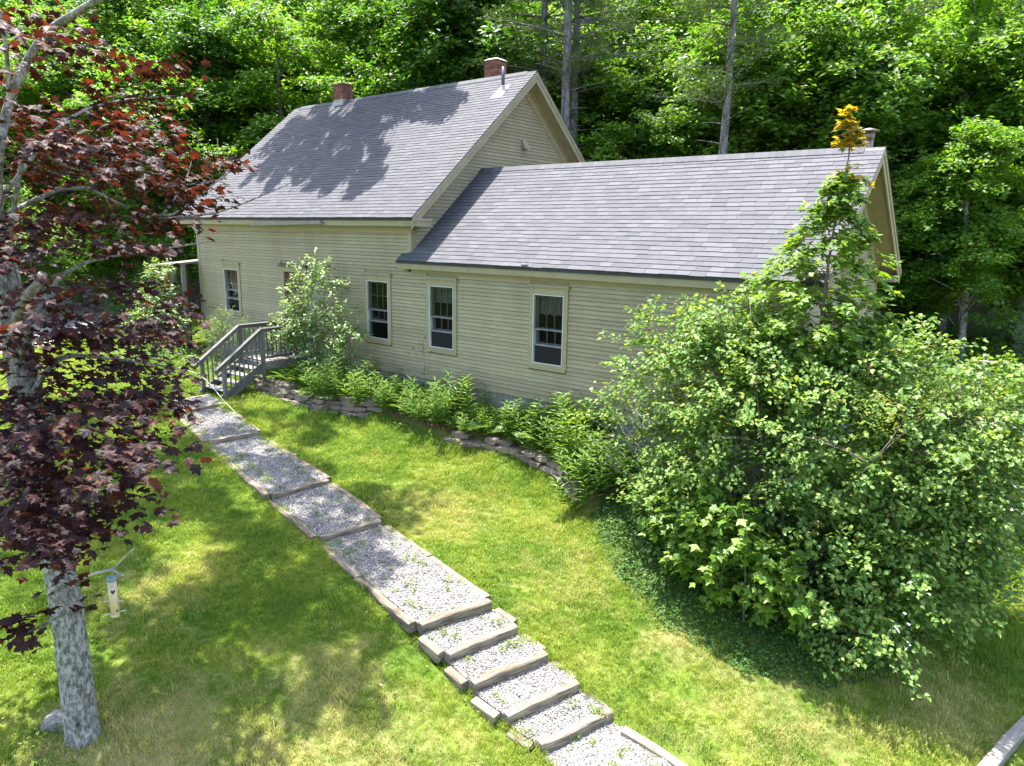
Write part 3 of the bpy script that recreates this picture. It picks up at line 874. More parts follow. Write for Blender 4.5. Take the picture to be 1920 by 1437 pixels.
ridge_vent(roof2, .0, X2 - .36, YR2, ZR2, S2, True); ridge_vent(roof2, X2 - .36, X2 - .005, YR2, ZR2, S2, False)

# --- rake boards, soffits and friezes along the gables
def rake(x_in, x_out, ye, ze, yr, zr, w_rake, lab, zcut=None):
    s = (zr - ze) / (yr - ye)
    for sg in (1, -1):
        f = (lambda y: y) if sg > 0 else (lambda y: 2 * yr - y)
        def strip(name, xa, xb, o0, o1, ya=ye, yb=yr, mat=M_TRIM):
            """band along the slope between vertical offsets o0 and o1 under the roof line"""
            za = ze + (ya - ye) * s; zb = zr
            p = [(xa, f(ya), za - o1), (xb, f(ya), za - o1), (xb, f(yb), zb - o1), (xa, f(yb), zb - o1), (xa, f(ya), za - o0), (xb, f(ya), za - o0), (xb, f(yb), zb - o0), (xa, f(yb), zb - o0)]
            mb = MB(); mb.hexa(p if sg > 0 else [p[i] for i in (1, 0, 3, 2, 5, 4, 7, 6)]); o = mb.build(name, mat, house); o['label'] = lab; return o
        strip('rake_board', x_out - .05, x_out - .022, .03, .03 + w_rake)
        strip('rake_moulding', x_out - .022, x_out - .004, .02, .02 + w_rake * .42)
        strip('soffit', x_in + .012, x_out - .05, .03 + w_rake * .62, .03 + w_rake * .62 + .03)
        strip('frieze_board', x_in - .012, x_in + .014, .03 + w_rake * .72, .03 + w_rake * .72 + .36, ye + .40)
        strip('bed_moulding', x_in + .014, x_in + .05, .03 + w_rake * .74, .03 + w_rake * .74 + .09, ye + .40)
rake(0, XR, YE, ZE, YR, ZR, .27, 'trim along the main gable')
rake(XG, X2, YE2, ZE2, YR2, ZR2, .25, 'trim along the end gable of the wing')
mb = MB(); mb.box((XG + .01, YE2 + .05, 2.74), (X2 - .03, .30, 2.88)); mb.build('cornice_return', M_TRIM, house)
mb = MB(); mb.box((XG + .01, YB2 - .30, 2.74), (X2 - .03, YB2 + .2, 2.88)); mb.build('cornice_return', M_TRIM, house)

# --- windows
def make_window(xa, xb, z0, z1, opened, curtain, label):
    w = house_box('window', (xa - CAS, -.03, z0 - .085), (xa - .001, .02, z1 + .14)); w['label'] = label
    house_box('casing', (xb + .001, -.03, z0 - .085), (xb + CAS, .02, z1 + .14), M_TRIM, w)
    house_box('casing', (xa - .0005, -.0285, z1 + .001), (xb + .0005, .02, z1 + .14), M_TRIM, w)
    mb = MB(); mb.box((xa - CAS - .02, -.045, z1 + .14), (xb + CAS + .02, .02, z1 + .175)); mb.box((xa - CAS - .045, -.075, z1 + .175), (xb + CAS + .045, .02, z1 + .205)); mb.box((xa - CAS - .03, -.06, z1 + .205), (xb + CAS + .03, .02, z1 + .225)); mb.build('head_moulding', M_TRIM, w)
    house_box('sill', (xa - CAS - .0, -.05, z0 - .13), (xb + CAS, .02, z0 - .0855), M_TRIM, w)
    house_box('casing', (xa - .0005, -.0285, z0 - .085), (xb + .0005, .02, z0 - .001), M_TRIM, w)
    f = MB(); t = .015
    f.box((xa, -.036, z0), (xa + t, .03, z1)); f.box((xb - t, -.036, z0), (xb, .03, z1)); f.box((xa + t, -.036, z0), (xb - t, .03, z0 + t)); f.box((xa + t, -.036, z1 - t), (xb - t, .03, z1))
    f.build('storm_frame', M_WHITE, w)
    mid = z0 + (z1 - z0) * .50; op = z0 + (z1 - z0) * (.27 if opened else .30)
    house_box('meeting_rail', (xa + t, -.026, mid - .014), (xb - t, .02, mid + .014), M_ALU, w)
    house_box('lower_rail', (xa + t, -.012, op - .018), (xb - t, .03, op + .018), M_ALU, w)
    j = MB(); j.box((xa + t, .03, z0 + t), (xa + t + .035, .085, mid)); j.box((xb - t - .02, .03, z0 + t), (xb - t, .085, mid)); j.build('track', M_ALU, w)
    # old sash behind: two rows of three panes above, three panes in the part seen below
    s = MB(); sx0, sx1 = xa + t + .035, xb - t - .02; yb0, yb1 = .055, .085
    s.box((sx0, yb0, mid), (sx0 + .04, yb1, z1 - t)); s.box((sx1 - .04, yb0, mid), (sx1, yb1, z1 - t)); s.box((sx0 + .04, yb0, z1 - t - .045), (sx1 - .04, yb1, z1 - t)); s.box((sx0 + .04, yb0, mid), (sx1 - .04, yb1, mid + .035))
    s.box((sx0, yb0 + .035, op), (sx0 + .04, yb1 + .035, mid)); s.box((sx1 - .04, yb0 + .035, op), (sx1, yb1 + .035, mid)); s.box((sx0 + .04, yb0 + .035, op), (sx1 - .04, yb1 + .035, op + .05))
    s.build('sash', M_SASH, w)
    gx0, gx1 = sx0 + .04, sx1 - .04; pw = (gx1 - gx0) / 3
    for k in (1, 2):
        house_box('muntin', (gx0 + pw * k - .009, yb0 + .004, mid + .035), (gx0 + pw * k + .009, yb1 - .004, z1 - t - .045), M_SASH, w)
        house_box('muntin', (gx0 + pw * k - .009, yb0 + .039, op + .05), (gx0 + pw * k + .009, yb1 + .031, mid), M_SASH, w)
    zm = (mid + .035 + z1 - t - .045) / 2
    house_box('muntin', (gx0, yb0 + .006, zm - .009), (gx1, yb1 - .006, zm + .009), M_SASH, w)
    for k in range(3):
        for (za, zb, dy) in ((mid + .035, zm - .009, 0), (zm + .009, z1 - t - .045, 0), (op + .05, mid, .035)):
            house_box('pane', (gx0 + pw * k + .01, .067 + dy, za), (gx0 + pw * (k + 1) - .01, .071 + dy, zb), M_GLASS, w)
    house_box('storm_pane', (xa + t, -.012, mid + .014), (xb - t, -.009, z1 - t), M_GLASS, w)
    if opened: house_box('screen', (xa + t + .035, .0, z0 + t), (xb - t, .003, op - .02), M_SCREEN, w)
    else: house_box('storm_pane', (xa + t, .0, z0 + t), (xb - t, .003, op - .02), M_GLASS, w)
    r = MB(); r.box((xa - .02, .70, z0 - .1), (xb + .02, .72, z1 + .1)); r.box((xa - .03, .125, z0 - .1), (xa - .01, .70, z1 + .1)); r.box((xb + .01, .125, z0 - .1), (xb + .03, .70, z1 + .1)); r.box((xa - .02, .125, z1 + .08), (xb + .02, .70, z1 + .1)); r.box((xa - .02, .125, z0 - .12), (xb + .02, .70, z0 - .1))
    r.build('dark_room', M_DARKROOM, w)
    if curtain:
        c = MB(); n = 26; V = []; zt, zb_ = z1 - .03, z1 - curtain
        for i in range(n):
            x = xa + .03 + (xb - xa - .06) * i / (n - 1); y = .16 + .02 * math.sin(i * 1.9)
            V += [(x, y, zt), (x, y + .01 * math.sin(i), zb_ + .02 * math.sin(i * .8))]
        c.add(V, [(2 * i, 2 * i + 1, 2 * i + 3, 2 * i + 2) for i in range(n - 1)]); c.build('curtain', M_CURTAIN, w)
    return w
make_window(*WIN[0], False, 0, 'narrow window left of the porch')
make_window(*WIN[1], False, 0, 'window beside the tall shrub')
make_window(*WIN[2], True, .42, 'open window behind the thin sapling')
make_window(*WIN[3], True, .46, 'open window nearest the big lilac')

# --- door with its lintel
d = house_box('door', (DOOR[0] + .02, .05, DOOR[2]), (DOOR[1] - .02, .09, DOOR[3] - .02), M_DOOR)
for k in range(2):
    for (za, zb) in ((.25, 1.05), (1.25, 2.2)):
        house_box('door_panel', (DOOR[0] + .12 + k * .42, .035, za), (DOOR[0] + .46 + k * .42, .05, zb), M_DOOR, d)
mb = MB(); mb.tube([(DOOR[1] - .12, .05, 1.05), (DOOR[1] - .12, .0, 1.05)], [.02, .03], 8); mb.build('handle', M_FLASH, d)
mb = MB(); mb.box((DOOR[0] - .14, -.03, 0), (DOOR[0], .02, DOOR[3])); mb.box((DOOR[1], -.03, 0), (DOOR[1] + .14, .02, DOOR[3])); mb.box((DOOR[0] - .14, -.035, DOOR[3]), (DOOR[1] + .14, .02, DOOR[3] + .16)); mb.build('door_casing', M_TRIM, house)
mb = MB(); mb.box((DOOR[0] - .2, -.10, DOOR[3] + .16), (DOOR[1] + .2, .02, DOOR[3] + .20)); mb.box((DOOR[0] - .16, -.07, DOOR[3] + .20), (DOOR[1] + .16, .02, DOOR[3] + .24)); mb.build('door_lintel', M_SASH, house)

# --- arched window in the end gable
mb = MB(); n = 12; V = []; zc = 4.2
for r_, x in ((.46, XG - .02), (.46, XG + .022), (.38, XG + .022), (.38, XG - .02)):
    V += [(x, YR2 - r_, 3.1)] + [(x, YR2 - r_ * math.cos(math.pi * i / n), zc + r_ * math.sin(math.pi * i / n)) for i in range(n + 1)] + [(x, YR2 + r_, 3.1)]
k = n + 3; Fc = []
for ring in range(4):
    for i in range(k - 1):
        a0 = ring * k + i; b0 = ((ring + 1) % 4) * k + i; Fc.append((a0, a0 + 1, b0 + 1, b0))
mb.add(V, Fc); aw = mb.build('window', M_TRIM, house); aw['label'] = 'arched window high in the end gable'
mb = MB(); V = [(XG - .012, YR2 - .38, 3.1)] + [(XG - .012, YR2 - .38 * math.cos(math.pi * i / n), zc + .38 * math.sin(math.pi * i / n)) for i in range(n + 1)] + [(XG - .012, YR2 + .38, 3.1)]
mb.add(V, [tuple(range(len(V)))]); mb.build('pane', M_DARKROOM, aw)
mb = MB(); mb.box((XG - .01, YR2 - .012, 3.1), (XG + .012, YR2 + .012, 4.57)); mb.box((XG - .008, YR2 - .38, 3.82), (XG + .010, YR2 + .38, 3.85)); mb.box((XG - .01, YR2 - .5, 3.05), (XG + .05, YR2 + .5, 3.1)); mb.build('muntin', M_TRIM, aw)

# --- chimneys of single bricks
def chimney(xa, xb, ya, yb, z0, z1, label, cap):
    ch = house_box('chimney', (xa + .012, ya + .012, z0), (xb - .012, yb - .012, z1 - .02), M_MORTAR); ch['label'] = label
    z = z1 - .068; row = 0
    while z > z0 + .25:
        for (side) in range(4):
            a, b = (xa, xb) if side < 2 else (ya + .1, yb - .1)
            nb = max(2, round((b - a) / .205)); w = (b - a) / nb
            start = a - (w / 2 if row % 2 and side < 2 else 0)
            x = start
            while x < b - .01:
                p, q = max(x, a) + .004, min(x + w, b) - .004; x += w
                if q - p < .03: continue
                pr = random.uniform(-.004, .004); rr = random.random()
                zz0, zz1 = z + .004, z + .062
                mb = MB()
                if side == 0: mb.box((p, ya + pr, zz0), (q, ya + .098, zz1), rr)
                elif side == 1: mb.box((p, yb - .098, zz0), (q, yb + pr, zz1), rr)
                elif side == 2: mb.box((xa + pr, p, zz0), (xa + .098, q, zz1), rr)
                else: mb.box((xb - .098, p, zz0), (xb + pr, q, zz1), rr)
                mb.build('brick', M_BRICK, ch)
        z -= .068; row += 1
    if cap == 'cement':
        mb = MB(); mb.hexa([(xa - .02, ya - .02, z1), (xb + .02, ya - .02, z1), (xb + .02, yb + .02, z1), (xa - .02, yb + .02, z1), (xa + .08, ya + .08, z1 + .06), (xb - .08, ya + .08, z1 + .06), (xb - .08, yb - .08, z1 + .06), (xa + .08, yb - .08, z1 + .06)]); mb.build('cap', M_CAPSTONE, ch)
    else:
        mb = MB(); mb.box((xa - .025, ya - .025, z1), (xb + .025, yb + .025, z1 + .055)); mb.build('cap', M_BRICK, ch)
    mb = MB(); mb.box((xa - .03, ya - .03, z0), (xb + .03, yb + .03, z0 + .22)); mb.build('flashing', M_FLASH, ch)
chimney(-1.76, -1.26, 4.78, 5.26, 7.75, 8.80, 'wider brick chimney near the gable end', 'cement')
chimney(-8.60, -8.08, 4.38, 4.84, 7.95, 8.74, 'brick chimney toward the far end of the ridge', 'brick')

# --- pipes and small fittings
v0 = at(943, 168, y=3.95); zr_ = ZE + (3.95 - YE) * S1
mb = MB(); mb.tube([(v0.x, 3.95, zr_ - .1), (v0.x, 3.95, zr_ + .62)], [.05, .05], 12); vp = mb.build('vent_pipe', M_DARKPIPE, house, True)
mb = MB(); e = .02; mb.hexa([(v0.x - .22, 3.62, ZE + (3.62 - YE) * S1 + e), (v0.x + .22, 3.62, ZE + (3.62 - YE) * S1 + e), (v0.x + .16, 4.1, ZE + (4.1 - YE) * S1 + e), (v0.x - .16, 4.1, ZE + (4.1 - YE) * S1 + e), (v0.x - .21, 3.63, ZE + (3.63 - YE) * S1 + e + .01), (v0.x + .21, 3.63, ZE + (3.63 - YE) * S1 + e + .01), (v0.x + .15, 4.09, ZE + (4.09 - YE) * S1 + e + .01), (v0.x - .15, 4.09, ZE + (4.09 - YE) * S1 + e + .01)])
mb.tube([(v0.x, 3.95, zr_ - .05), (v0.x, 3.95, zr_ + .12)], [.11, .06], 12); mb.build('flashing', M_FLASH, vp)
px_ = 9.78; py_ = 3.05
mb = MB(); mb.tube([(px_, py_, 4.9), (px_, py_, 5.66)], [.10, .10], 14); sp = mb.build('stove_pipe', M_RUST, house, True)
mb = MB(); mb.tube([(px_, py_, 5.60), (px_, py_, 5.72)], [.115, .115], 14); mb.tube([(px_, py_, 5.74), (px_, py_, 5.765), (px_, py_, 5.81)], [.19, .19, .02], 14)
for k in range(4):
    a = k * math.pi / 2; mb.bar((px_ + .1 * math.cos(a), py_ + .1 * math.sin(a), 5.70), (px_ + .1 * math.cos(a), py_ + .1 * math.sin(a), 5.75), .02, .01)
mb.build('pipe_cap', M_RUST, sp, True)
g0 = at(983, 272, x=.02)
mb = MB(); mb.hexa([(.0, g0.y - .11, g0.z - .12), (.16, g0.y - .11, g0.z - .12), (.16, g0.y + .11, g0.z - .12), (.0, g0.y + .11, g0.z - .12), (.0, g0.y - .11, g0.z + .14), (.02, g0.y - .11, g0.z + .14), (.02, g0.y + .11, g0.z + .14), (.0, g0.y + .11, g0.z + .14)]); mb.build('vent_hood', M_TRIM, house)
b0 = at(471, 413, y=YE - .03); b1 = at(604, 414, y=YE - .03)
mb = MB(); mb.bar((b0.x, YE - .03, 3.80), (b1.x, YE - .03, 3.86), .09, .05, 0, (0, 0, 1)); mb.bar((b0.x, YE - .01, 3.85), (b1.x - .1, YE - .0, 3.90), .03, .06); mb.build('loose_board', M_WOODPALE, house)
n0 = at(985, 498, y=YE2 + .03)
mb = MB(); mb.tube([(n0.x - .09, YE2 + .02, n0.z + .03), (n0.x, YE2 - .01, n0.z), (n0.x + .1, YE2 + .015, n0.z + .01)], [.03, .055, .02], 8, wob=.4); mb.build('wasp_nest', M_WOOD, house, True)

# ================================================================== lean-to shed at the far end
sh = tag(empty('lean_to_shed', (-11.6, .8, -.6)), 'brown plank lean-to with a grey roof at the far house end', 'shed')
mb = MB(); mb.hexa([(-12.9, -.75, 2.28), (-10.74, -.75, 2.42), (-10.74, 2.6, 2.72), (-12.9, 2.6, 2.58), (-12.9, -.75, 2.35), (-10.74, -.75, 2.49), (-10.74, 2.6, 2.79), (-12.9, 2.6, 2.65)]); mb.build('roof', M_WOODPALE, sh)
for i in range(13):
    x0 = -12.8 + i * .157
    if 8 <= i <= 9: continue
    mb = MB(); mb.box((x0, -.42, -.6), (x0 + .145, -.40 + .006 * (i % 3), 2.30 + i * .009)); mb.build('plank', M_BROWNWOOD, sh)
for x in (-12.7, -11.5, -10.85):
    mb = MB(); mb.box((x, -.60, -.7), (x + .12, -.48, 2.33 + (x + 12.9) * .06)); mb.build('post', M_WOODPALE, sh)

# ================================================================== wooden porch and stairs
def piece(name, parent, p0, p1, w, h, mat=M_WOOD, up=(0, 0, 1), bev=.006, rough_=0.0):
    """a sawn piece with eased edges; local X runs along its length"""
    p0 = Vector(p0); p1 = Vector(p1); d = p1 - p0; L = d.length; d.normalize()
    s = Vector(up).cross(d)
    if s.length < 1e-3: s = Vector((0, 1, 0))
    s.normalize(); u = d.cross(s)
    bm = bmesh.new(); nseg = max(1, int(L / .35)) if rough_ else 1
    rings = []
    for i in range(nseg + 1):
        x = L * (i / nseg - .5); b_ = bev
        pts = [(-w / 2 + b_, -h / 2), (w / 2 - b_, -h / 2), (w / 2, -h / 2 + b_), (w / 2, h / 2 - b_), (w / 2 - b_, h / 2), (-w / 2 + b_, h / 2), (-w / 2, h / 2 - b_), (-w / 2, -h / 2 + b_)]
        oy, oz = random.uniform(-rough_, rough_), random.uniform(-rough_, rough_)
        rings.append([bm.verts.new((x, py * (1 + random.uniform(-rough_, rough_)) + oy, pz * (1 + random.uniform(-rough_, rough_) * 1.5) + oz)) for py, pz in pts])
    for a, b_ in zip(rings[:-1], rings[1:]):
        for k in range(8): bm.faces.new((a[k], a[(k + 1) % 8], b_[(k + 1) % 8], b_[k]))
    bm.faces.new(rings[0][::-1]); bm.faces.new(rings[-1])
    bmesh.ops.recalc_face_normals(bm, faces=bm.faces)
    me = bpy.data.meshes.new(name); bm.to_mesh(me); bm.free(); me.materials.append(mat)
    M = Matrix((d, s, u)).transposed().to_4x4(); M.translation = (p0 + p1) / 2
    return obj(name, me, parent, M)

porch = tag(empty('porch_stairs', (-4.8, -1.6, -.8)), 'weathered grey wooden porch with railed steps down to the gravel', 'porch')
PXA, PXB = -5.38, -4.26
DK = .02
for i in range(12):
    y = -1.62 + i * .137
    piece('deck_board', porch, (PXA, y + .065, DK - .02), (PXB, y + .065, DK - .02), .13, .036, M_WOODPALE)
piece('fascia_board', porch, (PXB + .02, -1.68, DK - .13), (PXB + .02, -.03, DK - .13), .036, .18, M_WOODPALE)
piece('fascia_board', porch, (PXA - .02, -1.68, DK - .13), (PXA - .02, -.03, DK - .13), .036, .18)
piece('joist', porch, (PXA, -1.65, DK - .14), (PXB, -1.65, DK - .14), .036, .18)
for x in (PXA, PXB):
    piece('post', porch, (x, -1.72, -.85), (x, -1.72, .93), .09, .09, up=(0, 1, 0))
    piece('post', porch, (x, -.12, -.7), (x, -.12, .93), .09, .09, up=(0, 1, 0))
    piece('handrail', porch, (x, -1.78, .95), (x, -.06, .95), .13, .036)
    piece('handrail', porch, (x, -1.66, .89), (x, -.1, .89), .036, .075)
    piece('bottom_rail', porch, (x, -1.66, .13), (x, -.1, .13), .036, .07)
    for k in range(10):
        y = -1.58 + k * .145
        piece('baluster', porch, (x, y, .12), (x, y, .86), .034, .034, up=(0, 1, 0), bev=.003)
    # sloped rail
    T0, T1 = Vector((x, -1.76, .93)), Vector((x, -3.18, -.07))
    piece('handrail', porch, T0 + Vector((0, 0, .02)), T1 + Vector((0, 0, .02)), .13, .036)
    piece('handrail', porch, T0 - Vector((0, 0, .055)), T1 - Vector((0, 0, .055)), .036, .09)
    piece('post', porch, (x, -2.93, -.9), (x, -2.93, .05), .09, .09, up=(0, 1, 0))
    S0, S1_ = Vector((x, -1.72, -.10)), Vector((x, -3.0, -.88))
    piece('stringer', porch, S0, S1_, .045, .26)
    for k in range(9):
        t = (k + .6) / 9.4; p = S0.lerp(S1_, t)
        zt = T0.z + (T1.z - T0.z) * ((p.y - T0.y) / (T1.y - T0.y))
        piece('baluster', porch, (x + (.03 if x > -4.8 else -.03), p.y, p.z + .08), (x + (.03 if x > -4.8 else -.03), p.y, zt - .03), .034, .034, up=(0, 1, 0), bev=.003)
for k in range(4):
    y = -1.78 - (k + .5) * .29; z = DK - .02 - (k + 1) * .165
    for o in (-.07, .07):
        piece('tread', porch, (PXA + .03, y + o, z), (PXB - .03, y + o, z), .135, .036, M_WOODPALE)

# pale fallen branch leaning on the stair rail
br = [at(335, 690, y=-3.2), at(372, 703, y=-3.1), at(395, 722, y=-3.2), at(420, 752, y=-3.5), at(462, 770, y=-3.6)]
br[-1].z = gz(br[-1].x, br[-1].y) + .02
mb = MB(); mb.tube(curve_pts(br, 16), [.016 - .010 * i / 15 for i in range(16)], 6, wob=.2)
mb.tube(curve_pts([br[1], br[1] + Vector((.02, -.02, -.3)), br[1] + Vector((.05, -.05, -.62))], 6), [.009] * 6, 5)
tag(mb.build('fallen_branch', M_DEADTWIG, None, True), 'thin pale fallen branch leaning over the foot of the porch stairs', 'branch')

# ================================================================== gravel path with timber steps
path = tag(empty('gravel_path', (2, -5, -1.4)), 'pale gravel path stepped with weathered landscape timbers', kind='structure')
GB = []      # terraces: corners in order lower-left, lower-right, upper-right, upper-left with heights
for i in range(len(T) - 1):
    (l0, r0, z0), (l1, r1, z1) = T[i], T[i + 1]
    rise = .13 if i < 4 else .10
    GB.append((l0, r0, r1, l1, z0 - .025, z1 - rise))
GB.append((T[8][0], T[8][1], (-4.97, -2.96), (-4.89, -4.51), -.83, -.83))
GB.append(((10.9, -6.95), (10.95, -5.55), T[0][1], T[0][0], -2.84, -2.70))
mb = MB()
for (a, b_, c, d, z0, z1) in GB:
    mb.hexa([(*a, z0 - .12), (*b_, z0 - .12), (*c, z1 - .12), (*d, z1 - .12), (*a, z0), (*b_, z0), (*c, z1), (*d, z1)])
mb.build('gravel_bed', M_GRAVELBED, path)
def quad_pts(q, n):
    a, b_, c, d, z0, z1 = q; u = RNG.random(n)[:, None]; v = RNG.random(n)[:, None]
    a, b_, c, d = (np.array(p) for p in (a, b_, c, d))
    P = (1 - v) * ((1 - u) * a + u * b_) + v * ((1 - u) * d + u * c)
    return np.concatenate([P, z0 + (z1 - z0) * v], 1)
def qarea(q): 
    a, b_, c, d = (np.array(p) for p in q[:4]); return np.linalg.norm(b_ - a) * np.linalg.norm((d + c - a - b_) / 2)
P = np.concatenate([quad_pts(q, int(qarea(q) * 1900)) for q in GB])
OCT = (np.array([(1, 0, 0), (-1, 0, 0), (0, 1, 0), (0, -1, 0), (0, 0, 1), (0, 0, -1)], float), [np.array([(0, 2, 4), (2, 1, 4), (1, 3, 4), (3, 0, 4), (2, 0, 5), (1, 2, 5), (3, 1, 5), (0, 3, 5)])])
n = len(P); nr = RNG.normal(0, .5, (n, 3)); nr[:, 2] += .8
x_, y_, z_ = frames(nr); sz = RNG.uniform(.008, .019, n) * np.where(RNG.random(n) < .08, 1.5, 1)
asp = RNG.uniform(.6, 1.3, (n, 3)); asp[:, 2] *= .75
V = P[:, None] + sz[:, None, None] * (OCT[0][None, :, 0:1] * (x_ * asp[:, :1])[:, None] + OCT[0][None, :, 1:2] * (y_ * asp[:, 1:2])[:, None] + OCT[0][None, :, 2:3] * (z_ * asp[:, 2:])[:, None]) * RNG.uniform(.75, 1.2, (n, 6, 1))
V[:, :, 2] += .006
V = V.reshape(-1, 3) - np.array((2, -5, -1.4))
Fs = (OCT[1][0][None] + (np.arange(n) * 6)[:, None, None]).reshape(-1, 3)
g_ = obj('gravel', np_mesh('gravel', V, [Fs], M_GRAVEL, np.repeat(RNG.random(n), 6)), path, WM[path.name].copy()); g_['kind'] = 'stuff'
def ext(p, q, e):
    p = Vector(p); q = Vector(q); d = (q - p).normalized(); return p - d * e, q + d * e
def timber(p, q, ztop, ztop2=None, w=.13, h=.17):
    ztop2 = ztop if ztop2 is None else ztop2
    return piece('timber', path, (p[0], p[1], ztop - h / 2), (q[0], q[1], ztop2 - h / 2), w, h, M_TIMBER, (0, 0, 1), .016, .018)
for i, (l, r, z) in enumerate(T):
    a, b_ = ext(l, r, .0)
    timber(a, b_, z)
    if i + 1 < len(T):
        l1, r1, z1 = T[i + 1]; rise = .15 if i < 4 else .09
        for p, q in ((l, l1), (r, r1)):
            p = Vector(p); q = Vector(q); d = (q - p); L = d.length; d.normalize()
            n_in = Vector((-d.y, d.x)) if (p - Vector(l)).length < .01 else Vector((d.y, -d.x))
            off = -n_in * .07 if (p - Vector(l)).length < .01 else -n_in * .07
            a = p + d * .085 - off * .9; b2 = q - d * .085 - off * .9
            if L > 2.2:
                mpt = a.lerp(b2, random.uniform(.45, .6)); zm = z - .02 + (z1 - rise - z + .02) * ((mpt - a).length / (b2 - a).length)
                timber(a, mpt - d * .006, z - .004, zm); timber(mpt + d * .006, b2, zm, z1 - rise)
            else: timber(a, b2, z - .006, z1 - rise + .01)
timber((-4.89, -4.46), (-3.80, -4.45), -.805); timber((-4.93, -4.36), (-4.95, -2.98), -.81)
e0, e1 = at(1168, 1372, z=-2.72), at(1285, 1448, z=-2.84)
timber((e0.x, e0.y), (e1.x, e1.y), -2.66, -2.78)
# retaining timber in the near right corner
e0, e1 = at(1828, 1462, z=-2.8), at(1945, 1330, z=-2.74)
rt = piece('retaining_timber', None, (e0.x, e0.y, -2.86), (e1.x, e1.y, -2.80), .16, .16, M_WOODPALE, (0, 0, 1), .014, .01)
tag(rt, 'single pale timber edging the lawn in the near right corner', 'timber')

# ================================================================== dry stone edging of the flower bed
STONES = []
def stone_mesh():
    bm = bmesh.new(); bmesh.ops.create_cube(bm, size=1)
    bmesh.ops.subdivide_edges(bm, edges=bm.edges, cuts=1)
    for v in bm.verts:
        v.co *= .5 / max(abs(v.co.x), abs(v.co.y), abs(v.co.z)) * (1 - .12 * (v.co.length > .75)) if v.co.length > 0 else 1
        v.co += Vector((random.uniform(-.07, .07), random.uniform(-.09, .09), random.uniform(-.10, .10)))
    me = bpy.data.meshes.new('stone'); bm.to_mesh(me); bm.free(); me.materials.append(M_STONE); return me
STONES = [stone_mesh() for _ in range(9)]
def stone_run(name, label, line, courses, group=None):
    ws = tag(empty(name, (line[0][0], line[0][1], gz(*line[0]))), label, 'wall')
    pts = [Vector(p) for p in line]
    for c in range(courses):
        for a, b_ in zip(pts[:-1], pts[1:]):
            L = (b_ - a).length; s = random.uniform(-.1, .1); d = (b_ - a).normalized(); nrm = Vector((-d.y, d.x))
            while s < L:
                w = random.uniform(.28, .58); p = a + d * (s + w / 2) + nrm * (c * .045 + random.uniform(-.03, .03)); s += w * .97
                if c == courses - 1 and courses > 1 and random.random() < .18: continue
                h = random.uniform(.095, .135); z = gz(p.x, p.y) + .03 + c * .108
                if c == 0: z = max(z, gz(p.x, p.y - .2) + .03)
                M = Matrix.Translation((p.x, p.y, z)) @ Matrix.Rotation(math.atan2(d.y, d.x) + random.uniform(-.12, .12), 4, 'Z') @ Matrix.Rotation(random.uniform(-.07, .07), 4, 'X') @ Matrix.Diagonal((w, random.uniform(.26, .42), h, 1))
                obj('stone', random.choice(STONES), ws, M)
    return ws
stone_run('stone_edging', 'stacked flat field stones edging the bed beside the porch stairs', WALL_LINE[:4] + [(-.35, -1.2)], 4)
stone_run('stone_edging', 'low line of mossy stones edging the bed below the weeds', [(2.3, -1.05), (3.9, -.74), (5.5, -.96), (6.3, -1.5)], 2)

# ================================================================== deck behind the bush, chain-link fence
dk = tag(empty('raised_deck', (12.4, 4.6, -1.3)), 'weathered raised wooden deck half hidden behind the lilac', 'deck')
for k in range(9):
    piece('deck_board', dk, (11.0, 3.9 + k * .145, -.05), (14.5, 3.9 + k * .145, -.05), .14, .036, M_WOODPALE)
piece('fascia_board', dk, (11.0, 3.80, -.15), (14.5, 3.80, -.15), .04, .22)
for x in (12.15, 12.95, 14.0):
    piece('post', dk, (x, 3.74, -1.9), (x, 3.74, 1.35), .14, .14, M_WOODPALE, (0, 1, 0))
piece('handrail', dk, (12.0, 3.74, 1.36), (14.15, 3.74, 1.36), .16, .04, M_WOODPALE)
for k in range(5):
    piece('skirt_board', dk, (11.2 + k * .19, 3.70, -1.75), (11.2 + k * .19, 3.70, -.3), .11, .022, M_WOODPALE, (0, 1, 0))
piece('step', dk, (12.5, 3.45, -.45), (13.6, 3.45, -.45), .30, .05, M_WOODPALE); piece('step', dk, (12.5, 3.17, -.85), (13.6, 3.17, -.85), .30, .05, M_WOODPALE); piece('step', dk, (12.5, 2.88, -1.25), (13.6, 2.88, -1.25), .30, .05, M_WOODPALE)
for x_ in (12.48, 13.62):
    piece('stringer', dk, (x_, 3.72, -.15), (x_, 2.6, -1.75), .05, .28)
fe = tag(empty('chain_link_fence', (9, 19.5, 0)), 'grey chain-link fence at the edge of the dark woods', 'fence')
for x in np.arange(5.0, 17.1, 2.4):
    mb = MB(); y = 19.5 + (x - 9) * .12; g = gz(x, y); mb.tube([(x, y, g - .3), (x, y, g + 1.55)], [.03, .03], 8); mb.build('post', M_WIRE, fe)
mb = MB(); mb.tube([(5, 19.02, gz(5, 19) + 1.53), (11, 19.74, gz(11, 19.7) + 1.53), (17, 20.46, gz(17, 20.4) + 1.53)], [.02] * 3, 6); mb.build('top_rail', M_WIRE, fe)
mb = MB(); st = .085
for k in range(-18, int(12 / st)):
    for sg in (1, -1):
        u0 = k * st; u1 = u0 + 1.45
        a, b_ = (u0, u1) if sg > 0 else (u1, u0)
        za, zb = 0.02, 1.47
        if a < 0 or b_ < 0 or a > 12 or b_ > 12: continue
        p0 = Vector((5 + a, 19.02 + a * .12, gz(5 + a, 19.02 + a * .12) + za)); p1 = Vector((5 + b_, 19.02 + b_ * .12, gz(5 + b_, 19.02 + b_ * .12) + zb))
        mb.bar(p0, p1, .008, .008)
mb.build('wire_mesh', M_WIRE, fe)

